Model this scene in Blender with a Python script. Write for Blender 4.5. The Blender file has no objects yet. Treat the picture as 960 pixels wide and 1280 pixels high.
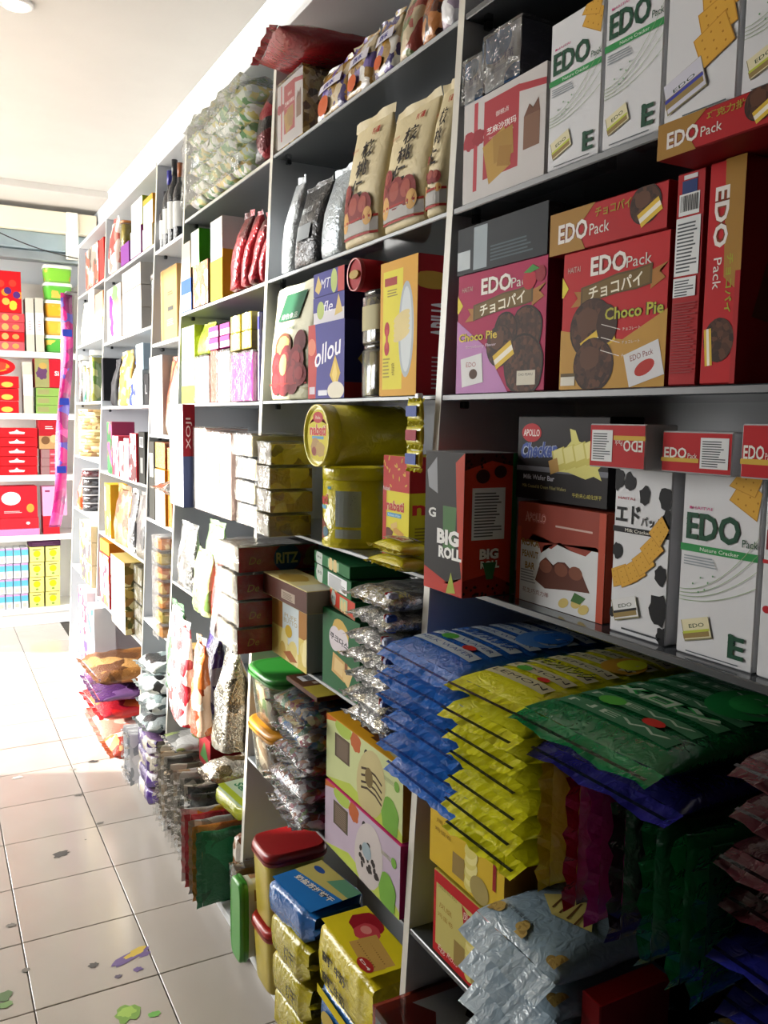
import bpy, math, random
from mathutils import Vector, Matrix, noise
random.seed(7)
SC = bpy.context.scene
COL = SC.collection

# ------------------------------------------------------------------ camera (calibrated from floor tiles and shelf edges)
FPX, CX, CY, CAMH = 1060.0, 480.0, 640.0, 1.44
_Y = Vector((-95 - CX, 516 - CY, FPX)).normalized()
_U = _Y.cross(Vector((1, 0.015, 0))).normalized()
if _U.y > 0: _U = -_U
_X = _Y.cross(_U)
cam_d = bpy.data.cameras.new('camera'); cam = bpy.data.objects.new('camera', cam_d); COL.objects.link(cam)
cam_d.sensor_fit = 'HORIZONTAL'; cam_d.sensor_width = 36; cam_d.lens = 36 * FPX / 960
cam_d.clip_start = 0.02
_R = Vector((_X.x, _Y.x, _U.x)); _D = Vector((_X.y, _Y.y, _U.y)); _F = Vector((_X.z, _Y.z, _U.z))
cam.matrix_world = Matrix(((_R.x, -_D.x, -_F.x, 0), (_R.y, -_D.y, -_F.y, 0), (_R.z, -_D.z, -_F.z, CAMH), (0, 0, 0, 1)))
SC.camera = cam

# ------------------------------------------------------------------ daylight and exposure
world = bpy.data.worlds.new('world'); SC.world = world; world.use_nodes = True
bg = world.node_tree.nodes['Background']
bg.inputs[0].default_value = (1.0, 0.985, 0.955, 1); bg.inputs[1].default_value = 13.0
sun_d = bpy.data.lights.new('sun', 'SUN'); sun_d.energy = 16; sun_d.angle = math.radians(1.0); sun_d.color = (1, .94, .84)
sun = bpy.data.objects.new('sun', sun_d); COL.objects.link(sun)
sun.rotation_euler = Vector((0.85, -0.35, -0.30)).to_track_quat('-Z', 'Y').to_euler()
vs = SC.view_settings
SC.display_settings.display_device = 'sRGB'
vs.view_transform = 'Standard'; vs.look = 'None'; vs.gamma = 1; vs.use_curve_mapping = False
vs.exposure = 0.15

# ------------------------------------------------------------------ measuring helpers
X0, XK = 0.68, 0.046            # the shelf fronts lean back a little
def XF(z): return X0 + XK * z
def ycol(px, x, z):             # where along the aisle does column px meet the line (x, z)?
    k = (px - CX) / FPX; z -= CAMH
    return -(x * (k * _X.z - _X.x) + z * (k * _U.z - _U.x)) / (k * _Y.z - _Y.x)
def zrow(py, x, y):
    k = (py - CY) / FPX
    return CAMH - (x * (k * _X.z - _X.y) + y * (k * _Y.z - _Y.y)) / (k * _U.z - _U.y)
DIV = [1.20, 2.042, 2.85, 3.25, 4.243, 5.05]
LV = [2.08, 1.78, 1.483, 1.18, .887, .565]
BAYLV = [LV, LV, LV, [2.045, 1.707, 1.375, 1.06, .675], LV, [2.09, 1.82, 1.51, 1.22, .93, .6]]
CLAIMS = []
def claim(x0, x1, y0, y1, z0, z1): CLAIMS.append((x0, x1, y0, y1, z0, z1))
def settle(x, d, y0, y1, zb, zt, e=.001, zm=.026):
    """keep a thing inside its bay, under the next board and clear of what already stands there"""
    c = (y0 + y1)/2; i = sum(1 for q in DIV if c > q)
    if i < 6 and x + d > XF(zb) - .002:
        y1 = min(y1, DIV[i] - .0105 - e)
        if i: y0 = max(y0, DIV[i-1] + .0105 + e)
        if i and zb > 2.0: zt = min(zt, 2.34)
        for l in BAYLV[i]:
            if l > zb + .03: zt = min(zt, l - zm)
    for (a, b, p, q, r, s_) in CLAIMS:
        if min(b, x+d) - max(a, x) > .002 and min(s_, zt) - max(r, zb) > .003:
            o = min(q, y1) - max(p, y0)
            if 0 < o < .6*(y1-y0):
                if (p+q)/2 > c: y1 = min(y1, p - e)
                else: y0 = max(y0, q + e)
    claim(x, x+d, y0, y1, zb, zt)
    return y0, y1, zt
def fit(pl, pr, pt, zb, off=0.0):
    x = XF(zb) + off; zt = zb + .08
    for _ in range(3):
        zm = (zb + zt) / 2
        y0, y1 = ycol(pr, x, zm), ycol(pl, x, zm)
        zt = zrow(pt, x, y0)
    return x, y0, y1, zb, zt
def onfloor(px, py, z=0.0):
    d = _R * ((px - CX) / FPX) + _D * ((py - CY) / FPX) + _F
    return d * ((z - CAMH) / d.z) + Vector((0, 0, CAMH))

# ------------------------------------------------------------------ materials
_M = {}
def lin(h):
    if not isinstance(h, str): return h
    h = h.lstrip('#'); r = []
    for i in (0, 2, 4):
        c = int(h[i:i+2], 16) / 255
        r.append(c / 12.92 if c <= .04045 else ((c + .055) / 1.055) ** 2.4)
    return tuple(r) + (1,)
def mat(col, kind='card'):
    key = (col, kind)
    if key in _M: return _M[key]
    m = bpy.data.materials.new(kind + '_' + str(col).strip('#')); m.use_nodes = True; _M[key] = m
    nt = m.node_tree; N = nt.nodes; L = nt.links
    b = N['Principled BSDF']; c = lin(col)
    tc = N.new('ShaderNodeTexCoord'); nz = N.new('ShaderNodeTexNoise'); L.new(tc.outputs['Object'], nz.inputs['Vector'])
    mx = N.new('ShaderNodeMix'); mx.data_type = 'RGBA'
    k = .86 if kind in ('card', 'laminate', 'plaster') else .8
    mx.inputs['A'].default_value = c; mx.inputs['B'].default_value = (c[0]*k, c[1]*k, c[2]*k, 1)
    L.new(nz.outputs['Fac'], mx.inputs['Factor']); L.new(mx.outputs['Result'], b.inputs['Base Color'])
    P = dict(card=(.55, 0, 8, 0, 0), ink=(.55, 0, 12, 0, 0), matte=(.75, 0, 10, 0, 0), foil=(.3, .35, 22, .35, .25), silver=(.24, .75, 30, .5, .1),
             gloss=(.22, 0, 18, .22, .35), plastic=(.3, 0, 6, .02, .1), laminate=(.4, 0, 5, .01, 0), plaster=(.85, 0, 3, .05, 0),
             darkglass=(.07, 0, 2, 0, .3), metal=(.35, .8, 8, .02, 0), tile=(.16, 0, 3, .01, 0), clear=(.1, 0, 4, 0, 0), film=(.1, 0, 16, .25, 0), wrap=(.1, 0, 10, .06, 0), kraft=(.55, 0, 14, .15, 0))[kind]
    b.inputs['Roughness'].default_value = P[0]; b.inputs['Metallic'].default_value = P[1]; nz.inputs['Scale'].default_value = P[2]
    nz.inputs['Detail'].default_value = 3
    b.inputs['Coat Weight'].default_value = P[4]; b.inputs['Coat Roughness'].default_value = .12
    if P[3]:
        n2 = N.new('ShaderNodeTexNoise'); n2.inputs['Scale'].default_value = P[2] * 3.2; n2.inputs['Detail'].default_value = 2
        n2.inputs['Distortion'].default_value = 1.2
        L.new(tc.outputs['Object'], n2.inputs['Vector'])
        bp = N.new('ShaderNodeBump'); bp.inputs['Strength'].default_value = P[3]; bp.inputs['Distance'].default_value = .012
        L.new(n2.outputs['Fac'], bp.inputs['Height']); L.new(bp.outputs['Normal'], b.inputs['Normal'])
        L.new(bp.outputs['Normal'], b.inputs['Coat Normal'])
    if kind in ('card', 'ink'): b.inputs['Specular IOR Level'].default_value = .1
    if kind in ('film', 'clear', 'wrap'):
        out = N['Material Output']
        tr = N.new('ShaderNodeBsdfTransparent'); tr.inputs[0].default_value = tuple(.55 + .45 * v for v in c[:3]) + (1,)
        b.inputs['Coat Weight'].default_value = 0
        fr = N.new('ShaderNodeFresnel'); fr.inputs['IOR'].default_value = 1.6 if kind == 'film' else 1.45
        if P[3]: L.new(bp.outputs['Normal'], fr.inputs['Normal'])
        ma = N.new('ShaderNodeMath'); ma.operation = 'MULTIPLY_ADD'; ma.use_clamp = True
        ma.inputs[1].default_value = 1.0; ma.inputs[2].default_value = {'film': .03, 'clear': .06, 'wrap': .0}[kind]
        L.new(fr.outputs[0], ma.inputs[0])
        gl = N.new('ShaderNodeBsdfGlossy'); gl.inputs['Roughness'].default_value = .12
        if P[3]: L.new(bp.outputs['Normal'], gl.inputs['Normal'])
        di = N.new('ShaderNodeMixShader'); di.inputs[0].default_value = {'film': .12, 'clear': .2, 'wrap': .0}[kind]; L.new(gl.outputs[0], di.inputs[1]); L.new(b.outputs[0], di.inputs[2])
        ms = N.new('ShaderNodeMixShader'); L.new(ma.outputs[0], ms.inputs[0]); L.new(tr.outputs[0], ms.inputs[1]); L.new(di.outputs[0], ms.inputs[2])
        L.new(ms.outputs[0], out.inputs['Surface'])
    return m
def busy(cols, scale=40, kind='gloss', stretch=(1, 1, 1), warp=.35):
    key = ('busy', tuple(cols), scale, kind, stretch)
    if key in _M: return _M[key]
    base = mat('ffffff', kind); m = base.copy(); m.name = 'printed_' + cols[0]; _M[key] = m
    nt = m.node_tree; N = nt.nodes; L = nt.links; b = N['Principled BSDF']
    tc = N.new('ShaderNodeTexCoord'); mp = N.new('ShaderNodeMapping'); mp.inputs['Scale'].default_value = stretch
    L.new(tc.outputs['Object'], mp.inputs['Vector'])
    oi = N.new('ShaderNodeObjectInfo')
    add = N.new('ShaderNodeVectorMath'); add.operation = 'MULTIPLY_ADD'; add.inputs[1].default_value = (7, 7, 7)
    L.new(oi.outputs['Random'], add.inputs[0]); L.new(mp.outputs[0], add.inputs[2])
    nz = N.new('ShaderNodeTexNoise'); nz.inputs['Scale'].default_value = scale * .7; L.new(add.outputs[0], nz.inputs['Vector'])
    w = N.new('ShaderNodeVectorMath'); w.operation = 'MULTIPLY_ADD'; s = warp * 3 / scale; w.inputs[1].default_value = (s, s, s)
    L.new(nz.outputs['Color'], w.inputs[0]); L.new(add.outputs[0], w.inputs[2])
    vo = N.new('ShaderNodeTexVoronoi'); vo.inputs['Scale'].default_value = scale; L.new(w.outputs[0], vo.inputs['Vector'])
    sp = N.new('ShaderNodeSeparateColor'); L.new(vo.outputs['Color'], sp.inputs[0])
    rp = N.new('ShaderNodeValToRGB'); rp.color_ramp.interpolation = 'CONSTANT'
    e = rp.color_ramp.elements; n = len(cols)
    e[0].color = lin(cols[0]); e[1].position = 1 / n; e[1].color = lin(cols[1 % n])
    for i in range(2, n):
        q = e.new(i / n); q.color = lin(cols[i])
    L.new(sp.outputs[0], rp.inputs[0])
    for l in list(b.inputs['Base Color'].links): L.remove(l)
    L.new(rp.outputs[0], b.inputs['Base Color'])
    return m
def MT(c, kind='card'): return c if isinstance(c, bpy.types.Material) else mat(c, kind)

# ------------------------------------------------------------------ objects
def thing(name, label, cat, loc=(0, 0, 0), rz=0.0, group=None, rot=None):
    o = bpy.data.objects.new(name, None); COL.objects.link(o); o.empty_display_size = .03
    o.location = loc; o.rotation_euler = rot if rot else (0, 0, rz)
    o['label'] = label; o['category'] = cat
    if group: o['group'] = group
    return o
def mk(name, v, f, mats, parent=None, smooth=False, fm=None):
    me = bpy.data.meshes.new(name); me.from_pydata([tuple(p) for p in v], [], f)
    for m in (mats if isinstance(mats, (list, tuple)) else [mats]): me.materials.append(m)
    if fm: me.polygons.foreach_set('material_index', fm)
    if smooth: me.polygons.foreach_set('use_smooth', [True] * len(me.polygons))
    me.update()
    o = bpy.data.objects.new(name, me); COL.objects.link(o)
    if parent: o.parent = parent
    return o
def tag(o, label, cat, group=None):
    o['label'] = label; o['category'] = cat
    if group: o['group'] = group
    return o
def struct(o): o['kind'] = 'structure'; return o
def dup(root, loc, rot=None, label=None, group=None, scale=None):
    def cp(o, p):
        c = o.copy(); COL.objects.link(c); c.parent = p
        for ch in KIDS(o): cp(ch, c)
        return c
    r = cp(root, None); r.location = loc
    if rot is not None: r.rotation_euler = rot if not isinstance(rot, (int, float)) else (0, 0, rot)
    if scale: r.scale = scale
    if label: r['label'] = label
    if group: r['group'] = group
    return r
_kids = {}
def KIDS(o): return list(o.children)

def boxgeo(x0, y0, z0, x1, y1, z1, b=.0015):
    b = min(b, (x1-x0)/3, (y1-y0)/3, (z1-z0)/3)
    v = []; idx = {}
    lo = (x0, y0, z0); hi = (x1, y1, z1)
    for sx in (0, 1):
        for sy in (0, 1):
            for sz in (0, 1):
                for ax in range(3):          # vertex lying on the face with normal axis ax
                    p = []
                    for a, s in enumerate((sx, sy, sz)):
                        e = hi[a] if s else lo[a]; i = -b if s else b
                        p.append(e if a == ax else e + i)
                    idx[sx, sy, sz, ax] = len(v); v.append(tuple(p))
    f = []; fm = []
    def quad(k, m): f.append(k); fm.append(m)
    g = lambda a, b_, c, ax: idx[a, b_, c, ax]
    quad([g(0,0,0,0), g(0,0,1,0), g(0,1,1,0), g(0,1,0,0)], 0)      # front -x
    quad([g(1,0,0,0), g(1,1,0,0), g(1,1,1,0), g(1,0,1,0)], 1)
    quad([g(0,0,0,1), g(1,0,0,1), g(1,0,1,1), g(0,0,1,1)], 1)      # side -y
    quad([g(0,1,0,1), g(0,1,1,1), g(1,1,1,1), g(1,1,0,1)], 1)
    quad([g(0,0,0,2), g(0,1,0,2), g(1,1,0,2), g(1,0,0,2)], 2)
    quad([g(0,0,1,2), g(1,0,1,2), g(1,1,1,2), g(0,1,1,2)], 2)      # top
    for s in (0, 1):
        for t in (0, 1):
            quad([g(s,t,0,0), g(s,t,0,1), g(s,t,1,1), g(s,t,1,0)], 1)
            quad([g(s,0,t,0), g(s,0,t,2), g(s,1,t,2), g(s,1,t,0)], 2)
            quad([g(0,s,t,1), g(0,s,t,2), g(1,s,t,2), g(1,s,t,1)], 2)
            for u in (0, 1): quad([g(s,t,u,0), g(s,t,u,1), g(s,t,u,2)], 2)
    return v, f, fm
def boxobj(name, lo, hi, m, parent=None, b=.0015):
    v, f, fm = boxgeo(*lo, *hi, b=b)
    ms = m if isinstance(m, (list, tuple)) else [m, m, m]
    return mk(name, v, f, ms, parent, fm=fm)

# ------------------------------------------------------------------ flat print: shapes and lettering laid on a face
_TX = {}
def textgeo(s, bold=0.0):
    k = (s, bold)
    if k in _TX: return _TX[k]
    cu = bpy.data.curves.new('t', 'FONT'); cu.body = s; cu.size = 1; cu.resolution_u = 2; cu.offset = bold
    ob = bpy.data.objects.new('t', cu); COL.objects.link(ob)
    bpy.context.view_layer.update()
    me = ob.to_mesh()
    vv = [(p.co.x, p.co.y) for p in me.vertices]; ff = [list(q.vertices) for q in me.polygons]
    ob.to_mesh_clear(); bpy.data.objects.remove(ob); bpy.data.curves.remove(cu)
    if vv:
        x0 = min(p[0] for p in vv); x1 = max(p[0] for p in vv); y0 = min(p[1] for p in vv); y1 = max(p[1] for p in vv)
        h = max(y1 - y0, .01); vv = [((x - (x0+x1)/2) / h, (y - (y0+y1)/2) / h) for x, y in vv]; asp = (x1 - x0) / h
    else: asp = 1
    _TX[k] = (vv, ff, asp); return _TX[k]
class Art:
    def __init__(s, w, h): s.w = w; s.h = h; s.v = []; s.f = []; s.fm = []; s.m = []; s.n = 0
    def _c(s, c, kind='ink'):
        m = MT(c, kind)
        if m not in s.m: s.m.append(m)
        return s.m.index(m)
    def _add(s, pts, faces, c, kind='ink'):
        k = len(s.v); i = s._c(c, kind); s.n += 1
        s.v += [(x, y, s.n) for x, y in pts]
        s.f += [[a + k for a in q] for q in faces]; s.fm += [i] * len(faces)
    def rect(s, u0, v0, u1, v1, c, nx=1, ny=1):
        p = [(s.w*(u0+(u1-u0)*i/nx), s.h*(v0+(v1-v0)*j/ny)) for j in range(ny+1) for i in range(nx+1)]
        s._add(p, [[j*(nx+1)+i, j*(nx+1)+i+1, (j+1)*(nx+1)+i+1, (j+1)*(nx+1)+i] for j in range(ny) for i in range(nx)], c)
    def poly(s, pts, c):
        cx = sum(p[0] for p in pts)/len(pts); cy = sum(p[1] for p in pts)/len(pts)
        p = [(s.w*x, s.h*y) for x, y in pts] + [(s.w*cx, s.h*cy)]; n = len(pts)
        s._add(p, [[i, (i+1) % n, n] for i in range(n)], c)
    def ell(s, u, v, ru, rv, c, rot=0, n=20, wob=0, seed=1):
        """radii as fractions of the face width"""
        rnd = random.Random(seed); p = []
        for i in range(n):
            a = 2*math.pi*i/n; k = 1 + wob*(rnd.random()-.5)
            x = ru*s.w*math.cos(a)*k; y = rv*s.w*math.sin(a)*k
            p.append((s.w*u + x*math.cos(rot) - y*math.sin(rot), s.h*v + x*math.sin(rot) + y*math.cos(rot)))
        p.append((s.w*u, s.h*v))
        s._add(p, [[i, (i+1) % n, n] for i in range(n)], c)
    def slab(s, u, v, ru, rv, c, rot=0):
        p = []
        for x, y in ((-ru, -rv), (ru, -rv), (ru, rv), (-ru, rv)):
            x *= s.w; y *= s.w; p.append((s.w*u + x*math.cos(rot) - y*math.sin(rot), s.h*v + x*math.sin(rot) + y*math.cos(rot)))
        s._add(p, [[0, 1, 2, 3]], c)
    def line(s, pts, wd, c):
        q = [(s.w*x, s.h*y) for x, y in pts]; p = []
        for i, (x, y) in enumerate(q):
            a = q[max(i-1, 0)]; b = q[min(i+1, len(q)-1)]; dx, dy = b[0]-a[0], b[1]-a[1]; l = math.hypot(dx, dy) or 1
            p += [(x - dy/l*wd*s.w/2, y + dx/l*wd*s.w/2), (x + dy/l*wd*s.w/2, y - dx/l*wd*s.w/2)]
        s._add(p, [[2*i, 2*i+1, 2*i+3, 2*i+2] for i in range(len(q)-1)], c)
    def text(s, t, u, v, h, c, fitw=None, bold=0.0, rot=0, shear=0, out=None, arch=0):
        """h: height as a fraction of face height; fitw: exact width as a fraction of face width"""
        if out:
            s.text(t, u, v, h, out, fitw, bold + .045, rot, shear, None, arch)
        vv, ff, asp = textgeo(t, round(bold, 3)); H = h*s.h
        W = fitw*s.w/asp if fitw else H
        if rot and fitw and abs(abs(rot)-math.pi/2) < .1: W = fitw*s.h/asp; H = h*s.w
        p = []
        for x, y in vv:
            X = x*W + shear*y*H; Y = y*H - arch*(X/(s.w))**2*s.h
            p.append((s.w*u + X*math.cos(rot) - Y*math.sin(rot), s.h*v + X*math.sin(rot) + Y*math.cos(rot)))
        s._add(p, ff, c)
    def lines(s, u0, v0, u1, v1, n, c, seed=3, fill=.45):
        rnd = random.Random(seed); dv = (v1-v0)/n
        for i in range(n):
            e = u1 - (u1-u0)*rnd.random()*.35
            s.rect(u0, v0+i*dv, e, v0+i*dv+dv*fill, c)
    def sticker(s, u0, v0, u1, v1, n=9, bar=False, seed=2):
        s.rect(u0, v0, u1, v1, 'd9dbdc'); du = (u1-u0)*.07; dv = (v1-v0)
        if bar:
            rnd = random.Random(seed); x = u0 + du
            while x < u1 - du:
                w = (u1-u0)*rnd.choice((.015, .03, .045)); s.rect(x, v0+dv*.18, min(x+w, u1-du), v1-dv*.08, '222222'); x += w + (u1-u0)*rnd.choice((.02, .035))
        else: s.lines(u0+du, v0+dv*.06, u1-du, v1-dv*.06, n, '55585c', seed)
    def build(s, name, parent, fn):
        if not s.v: return None
        cl = lambda q: min(.999, max(.001, q))
        v = [fn(cl(x/s.w), cl(y/s.h), .0004 + .00002*l) for x, y, l in s.v]
        return mk(name, v, s.f, s.m, parent, fm=s.fm)

# ------------------------------------------------------------------ builders
def face_fn(which, w, h, d):
    if which == 'front': return lambda u, v, e: (-e, w/2 - u*w, v*h)
    if which == 'side': return lambda u, v, e: (u*d, -w/2 - e, v*h)
    return lambda u, v, e: (v*d, w/2 - u*w, h + e)
def dress(t, w, h, d, art=None, side=None, top=None):
    for nm, fn, k, (a, b) in (('front_print', art, 'front', (w, h)), ('side_print', side, 'side', (d, h)), ('top_print', top, 'top', (w, d))):
        if fn:
            A = Art(a, b); fn(A); A.build(nm, t, face_fn(k, w, h, d))
def crumple(v, amp, freq, seed):
    o = Vector((seed*3.1, seed*1.7, seed*.9)); r = []
    for p in v:
        p = Vector(p); n = noise.noise_vector(p*freq + o); n2 = noise.noise_vector(p*freq*2.3 + o*2)
        r.append(p + n*amp + n2*amp*.5)
    return r
def gridbox(w, d, h, n=6, m=6, k=4):
    """subdivided open box skin for wrapping film: x 0..d, y -w/2..w/2, z 0..h"""
    v = []; f = []
    def face(fn, a, b):
        s = len(v)
        for j in range(b+1):
            for i in range(a+1): v.append(fn(i/a, j/b))
        for j in range(b):
            for i in range(a): q = s + j*(a+1) + i; f.append([q, q+1, q+a+2, q+a+1])
    face(lambda u, t: (0, w/2-u*w, t*h), n, m); face(lambda u, t: (u*d, -w/2, t*h), k, m)
    face(lambda u, t: (d-u*d, w/2, t*h), k, m); face(lambda u, t: (t*d, w/2-u*w, h), n, k)
    return v, f
def filmwrap(t, w, d, h, e=.003, seed=1, amp=.003, kind=None, tint='ffffff', name='film_wrap'):
    n = max(5, int(w/.012)); m = max(5, int(h/.012)); k = max(4, int(d/.02))
    v, f = gridbox(w+2*e, d+2*e, h+e, min(n, 14), min(m, 14), min(k, 10))
    v = [(x-e, y, z) for x, y, z in crumple(v, amp, 34, seed)]
    v = [(x, y, max(z, 0.0005)) for x, y, z in v]
    return mk(name, v, f, mat(tint, kind or ('wrap' if amp < .002 else 'film')), t, smooth=True)
def carton(name, label, cat, fs, depth, front, side=None, top=None, art=None, sart=None, tart=None, group=None, rz=0, gap=.0012, wrap=0, kind='card', seed=1, nofit=False):
    x, y0, y1, zb, zt = fs
    if not nofit: y0, y1, zt = settle(x, depth, y0, y1, zb, zt, .001 + (.004 if wrap else 0))
    w = abs(y1-y0) - 2*gap; h = zt - zb - .0006 - (.005 if wrap else 0); c = (y0+y1)/2
    t = thing(name, label, cat, (x, c, zb), rz, group)
    side = side or front; top = top or side
    boxobj('body', (0, -w/2, 0), (depth, w/2, h), [MT(front, kind), MT(side, kind), MT(top, kind)], t)
    dress(t, w, h, depth, art, sart, tart)
    if wrap: filmwrap(t, w, depth, h, .0035, seed, wrap)
    return t
def ring(n, rx, ry, z, ex=2.0, cx=0, cy=0):
    r = []
    for i in range(n):
        a = 2*math.pi*i/n; c, s = math.cos(a), math.sin(a)
        r.append((cx + rx*abs(c)**(2/ex)*(1 if c >= 0 else -1), cy + ry*abs(s)**(2/ex)*(1 if s >= 0 else -1), z))
    return r
def loft(name, rings, m, parent=None, n=24, caps=(True, True), smooth=True, amp=0, freq=30, seed=1, fm=None):
    """rings: (z, rx, ry, exponent[, cx, cy])"""
    v = []
    for q in rings: v += ring(n, q[1], q[2], q[0], q[3], *(q[4:6] if len(q) > 4 else (0, 0)))
    if amp: v = crumple(v, amp, freq, seed)
    f = []; mi = []
    for j in range(len(rings)-1):
        for i in range(n):
            f.append([j*n+i, j*n+(i+1) % n, (j+1)*n+(i+1) % n, (j+1)*n+i]); mi.append(fm[j] if fm else 0)
    if caps[0]: f.append(list(range(n))[::-1]); mi.append(mi[0])
    if caps[1]: f.append([(len(rings)-1)*n+i for i in range(n)]); mi.append(mi[-1])
    o = mk(name, v, f, m, parent, fm=mi)
    if smooth:
        for p in o.data.polygons[:]: p.use_smooth = len(p.vertices) == 4
    return o
def pillow_pt(u, a, L, W, T, p=2.6):
    """u along the length 0..1, a angle around"""
    k = max(0.0, 1 - abs(2*u-1)**p); th = T/2*k**.55; wd = W/2*(1 + .05*(1-k))
    c, s = math.cos(a), math.sin(a)
    return (wd*abs(c)**.55*(1 if c >= 0 else -1), th*abs(s)**.75*(1 if s >= 0 else -1))
def pillow(t, L, W, T, m, seal_m=None, seal=.014, seed=1, amp=.003, freq=26, nu=12, na=18, p=2.6, zig=True, name='body', sag=0.0, wave=(.004, 1.9)):
    """bag: length along local x (0..L), width along y, thickness along z (0..T)."""
    v = []; f = []
    for j in range(nu+1):
        u = j/nu
        for i in range(na):
            y, z = pillow_pt(u, 2*math.pi*i/na, L, W, T, p); v.append((u*L, y, z + T/2))
    v = crumple(v, amp, freq, seed)
    v = [Vector((q.x, q.y, max(q.z, .0003))) for q in v]
    for j in range(nu):
        for i in range(na): f.append([j*na+i, j*na+(i+1) % na, (j+1)*na+(i+1) % na, (j+1)*na+i])
    o = mk(name, v, f, m if isinstance(m, list) else [m], t, smooth=True)
    for s in (0, 1):
        sv = []; n = 14; zc = T/2
        for i in range(n+1):
            y = -W*.525 + W*1.05*i/n; x = L if s else 0; dx = seal*(1 if s else -1)
            dz = wave[0]*math.sin(i*wave[1]+seed) - sag
            zg = (.0025 if i % 2 else 0) if zig else 0
            sv += [(x, y, zc + .0008*(1 if i % 2 else -1)), (x+dx-(zg if s else -zg), y, max(zc + dz, .001))]
        mk('end_seal', sv, [[2*i, 2*i+1, 2*i+3, 2*i+2] for i in range(n)], seal_m or (m[0] if isinstance(m, list) else m), o)
    return o
def pillow_art(t, L, W, T, fn, p=2.6, lift=.0022, name='top_print', tall=False):
    """print on the upper side; u runs across the width (far to near), v along the length"""
    A = Art(W*.9, L*.94); fn(A)
    def g(u, v, e):
        y = W*.45 - u*W*.9; vv = .03 + v*.94; k = max(0.0, 1 - abs(2*vv-1)**p); th = T/2*k**.55
        c = min(1.0, abs(y)/(W/2)); a = math.acos(min(1, c**(1/.55))); z = th*abs(math.sin(a))**.75
        return (vv*L, y, T/2 + z + lift + e)
    return A.build(name, t, g)
def pouch(name, label, cat, loc, w, h, d, m, rz=0, group=None, seed=1, art=None, topm=None, botm=None, amp=.004, tilt=0, taper=1.0):
    """stand-up bag, width along y; front towards -x"""
    t = thing(name, label, cat, loc, group=group, rot=(0, tilt, rz))
    z = [0, .02, .12, .3, .5, .7, .84, .93]; ry = [.42, .5, .52, .5, .42, .28, .14, .045]
    rings = [(h*a, d*b, w/2*(1 - (1-taper)*a), 3.2, d/2, 0) for a, b in zip(z, ry)]
    o = loft('bag_body', rings, MT(m, 'kraft'), t, 28, (True, False), amp=amp, freq=18, seed=seed)
    for vtx in o.data.vertices: vtx.co.z = max(vtx.co.z, 0)
    v = []
    ww = w/2*(1 - (1-taper)*.95)
    for i in range(9):
        y = -ww + 2*ww*i/8; v += [(d/2 + .002*math.sin(i*2+seed), y, h*.925), (d/2 + .004*math.sin(i*1.3+seed*2), y, h)]
    mk('top_seal', v, [[2*i, 2*i+2, 2*i+3, 2*i+1] for i in range(8)], MT(topm or m, 'kraft'), t, smooth=True)
    if botm: loft('base_band', [(.002, d*.43, w/2*1.0, 3.2, d/2, 0), (h*.1, d*.525, w/2*1.005, 3.2, d/2, 0)], MT(botm, 'kraft'), t, 28, (False, False))
    if art:
        A = Art(w*.92, h*.9); art(A)
        def g(u, v, e):
            y = w*.46 - u*w*.92; zz = .03 + v*.9
            for i in range(len(z)-1):
                if zz <= z[i+1]: break
            k = min(1, max(0, (zz-z[i])/(z[i+1]-z[i]))); r = d*(ry[i] + (ry[i+1]-ry[i])*k)
            yy = min(1, abs(y)/(w/2*(1-(1-taper)*zz))); q = r*max(0, 1 - yy**3.2)**(1/3.2)
            return (d/2 - q - .0035 - e, y*(1-(1-taper)*zz), zz*h)
        A.build('bag_print', t, g)
    return t
def tub(name, label, cat, loc, w, d, h, m, lid, rz=0, group=None, kind='plastic', inner=None, rot=None, band=None, ex=5):
    """rounded rectangular food tub with a snap lid; origin at base centre"""
    t = thing(name, label, cat, loc, group=group, rot=rot or (0, 0, rz))
    hb = h*.86
    loft('tub_body', [(0, d*.42, w*.42, ex), (.006, d*.435, w*.435, ex), (hb*.9, d*.475, w*.475, ex), (hb, d*.48, w*.48, ex)], MT(m, kind), t, 32)
    if inner: loft('contents', [(.006, d*.40, w*.40, ex), (hb*.78, d*.445, w*.445, ex)], MT(inner, 'gloss'), t, 32)
    if band: loft('label_band', [(hb*.15, d*.4415, w*.4415, ex), (hb*.82, d*.476, w*.476, ex)], MT(band, 'card'), t, 32, (False, False))
    loft('lid', [(hb-.002, d*.5, w*.5, ex), (hb+.012, d*.505, w*.505, ex), (hb+.016, d*.49, w*.49, ex), (h-.002, d*.47, w*.47, ex), (h-.004, d*.44, w*.44, ex)], MT(lid, 'plastic'), t, 32)
    loft('lid_rim', [(hb-.006, d*.497, w*.497, ex), (hb-.002, d*.512, w*.512, ex), (hb+.004, d*.512, w*.512, ex)], MT(lid, 'plastic'), t, 32, (False, False))
    return t
ORD = ['topmost', 'second from the top', 'third from the top', 'fourth from the top', 'fifth from the top', 'sixth from the top', 'seventh from the top', 'eighth from the top', 'ninth from the top', 'tenth from the top', 'eleventh from the top']
NTH = ['first', 'second', 'third', 'fourth', 'fifth', 'sixth', 'seventh', 'eighth', 'ninth', 'tenth', 'eleventh', 'twelfth', 'thirteenth', 'fourteenth']
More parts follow.
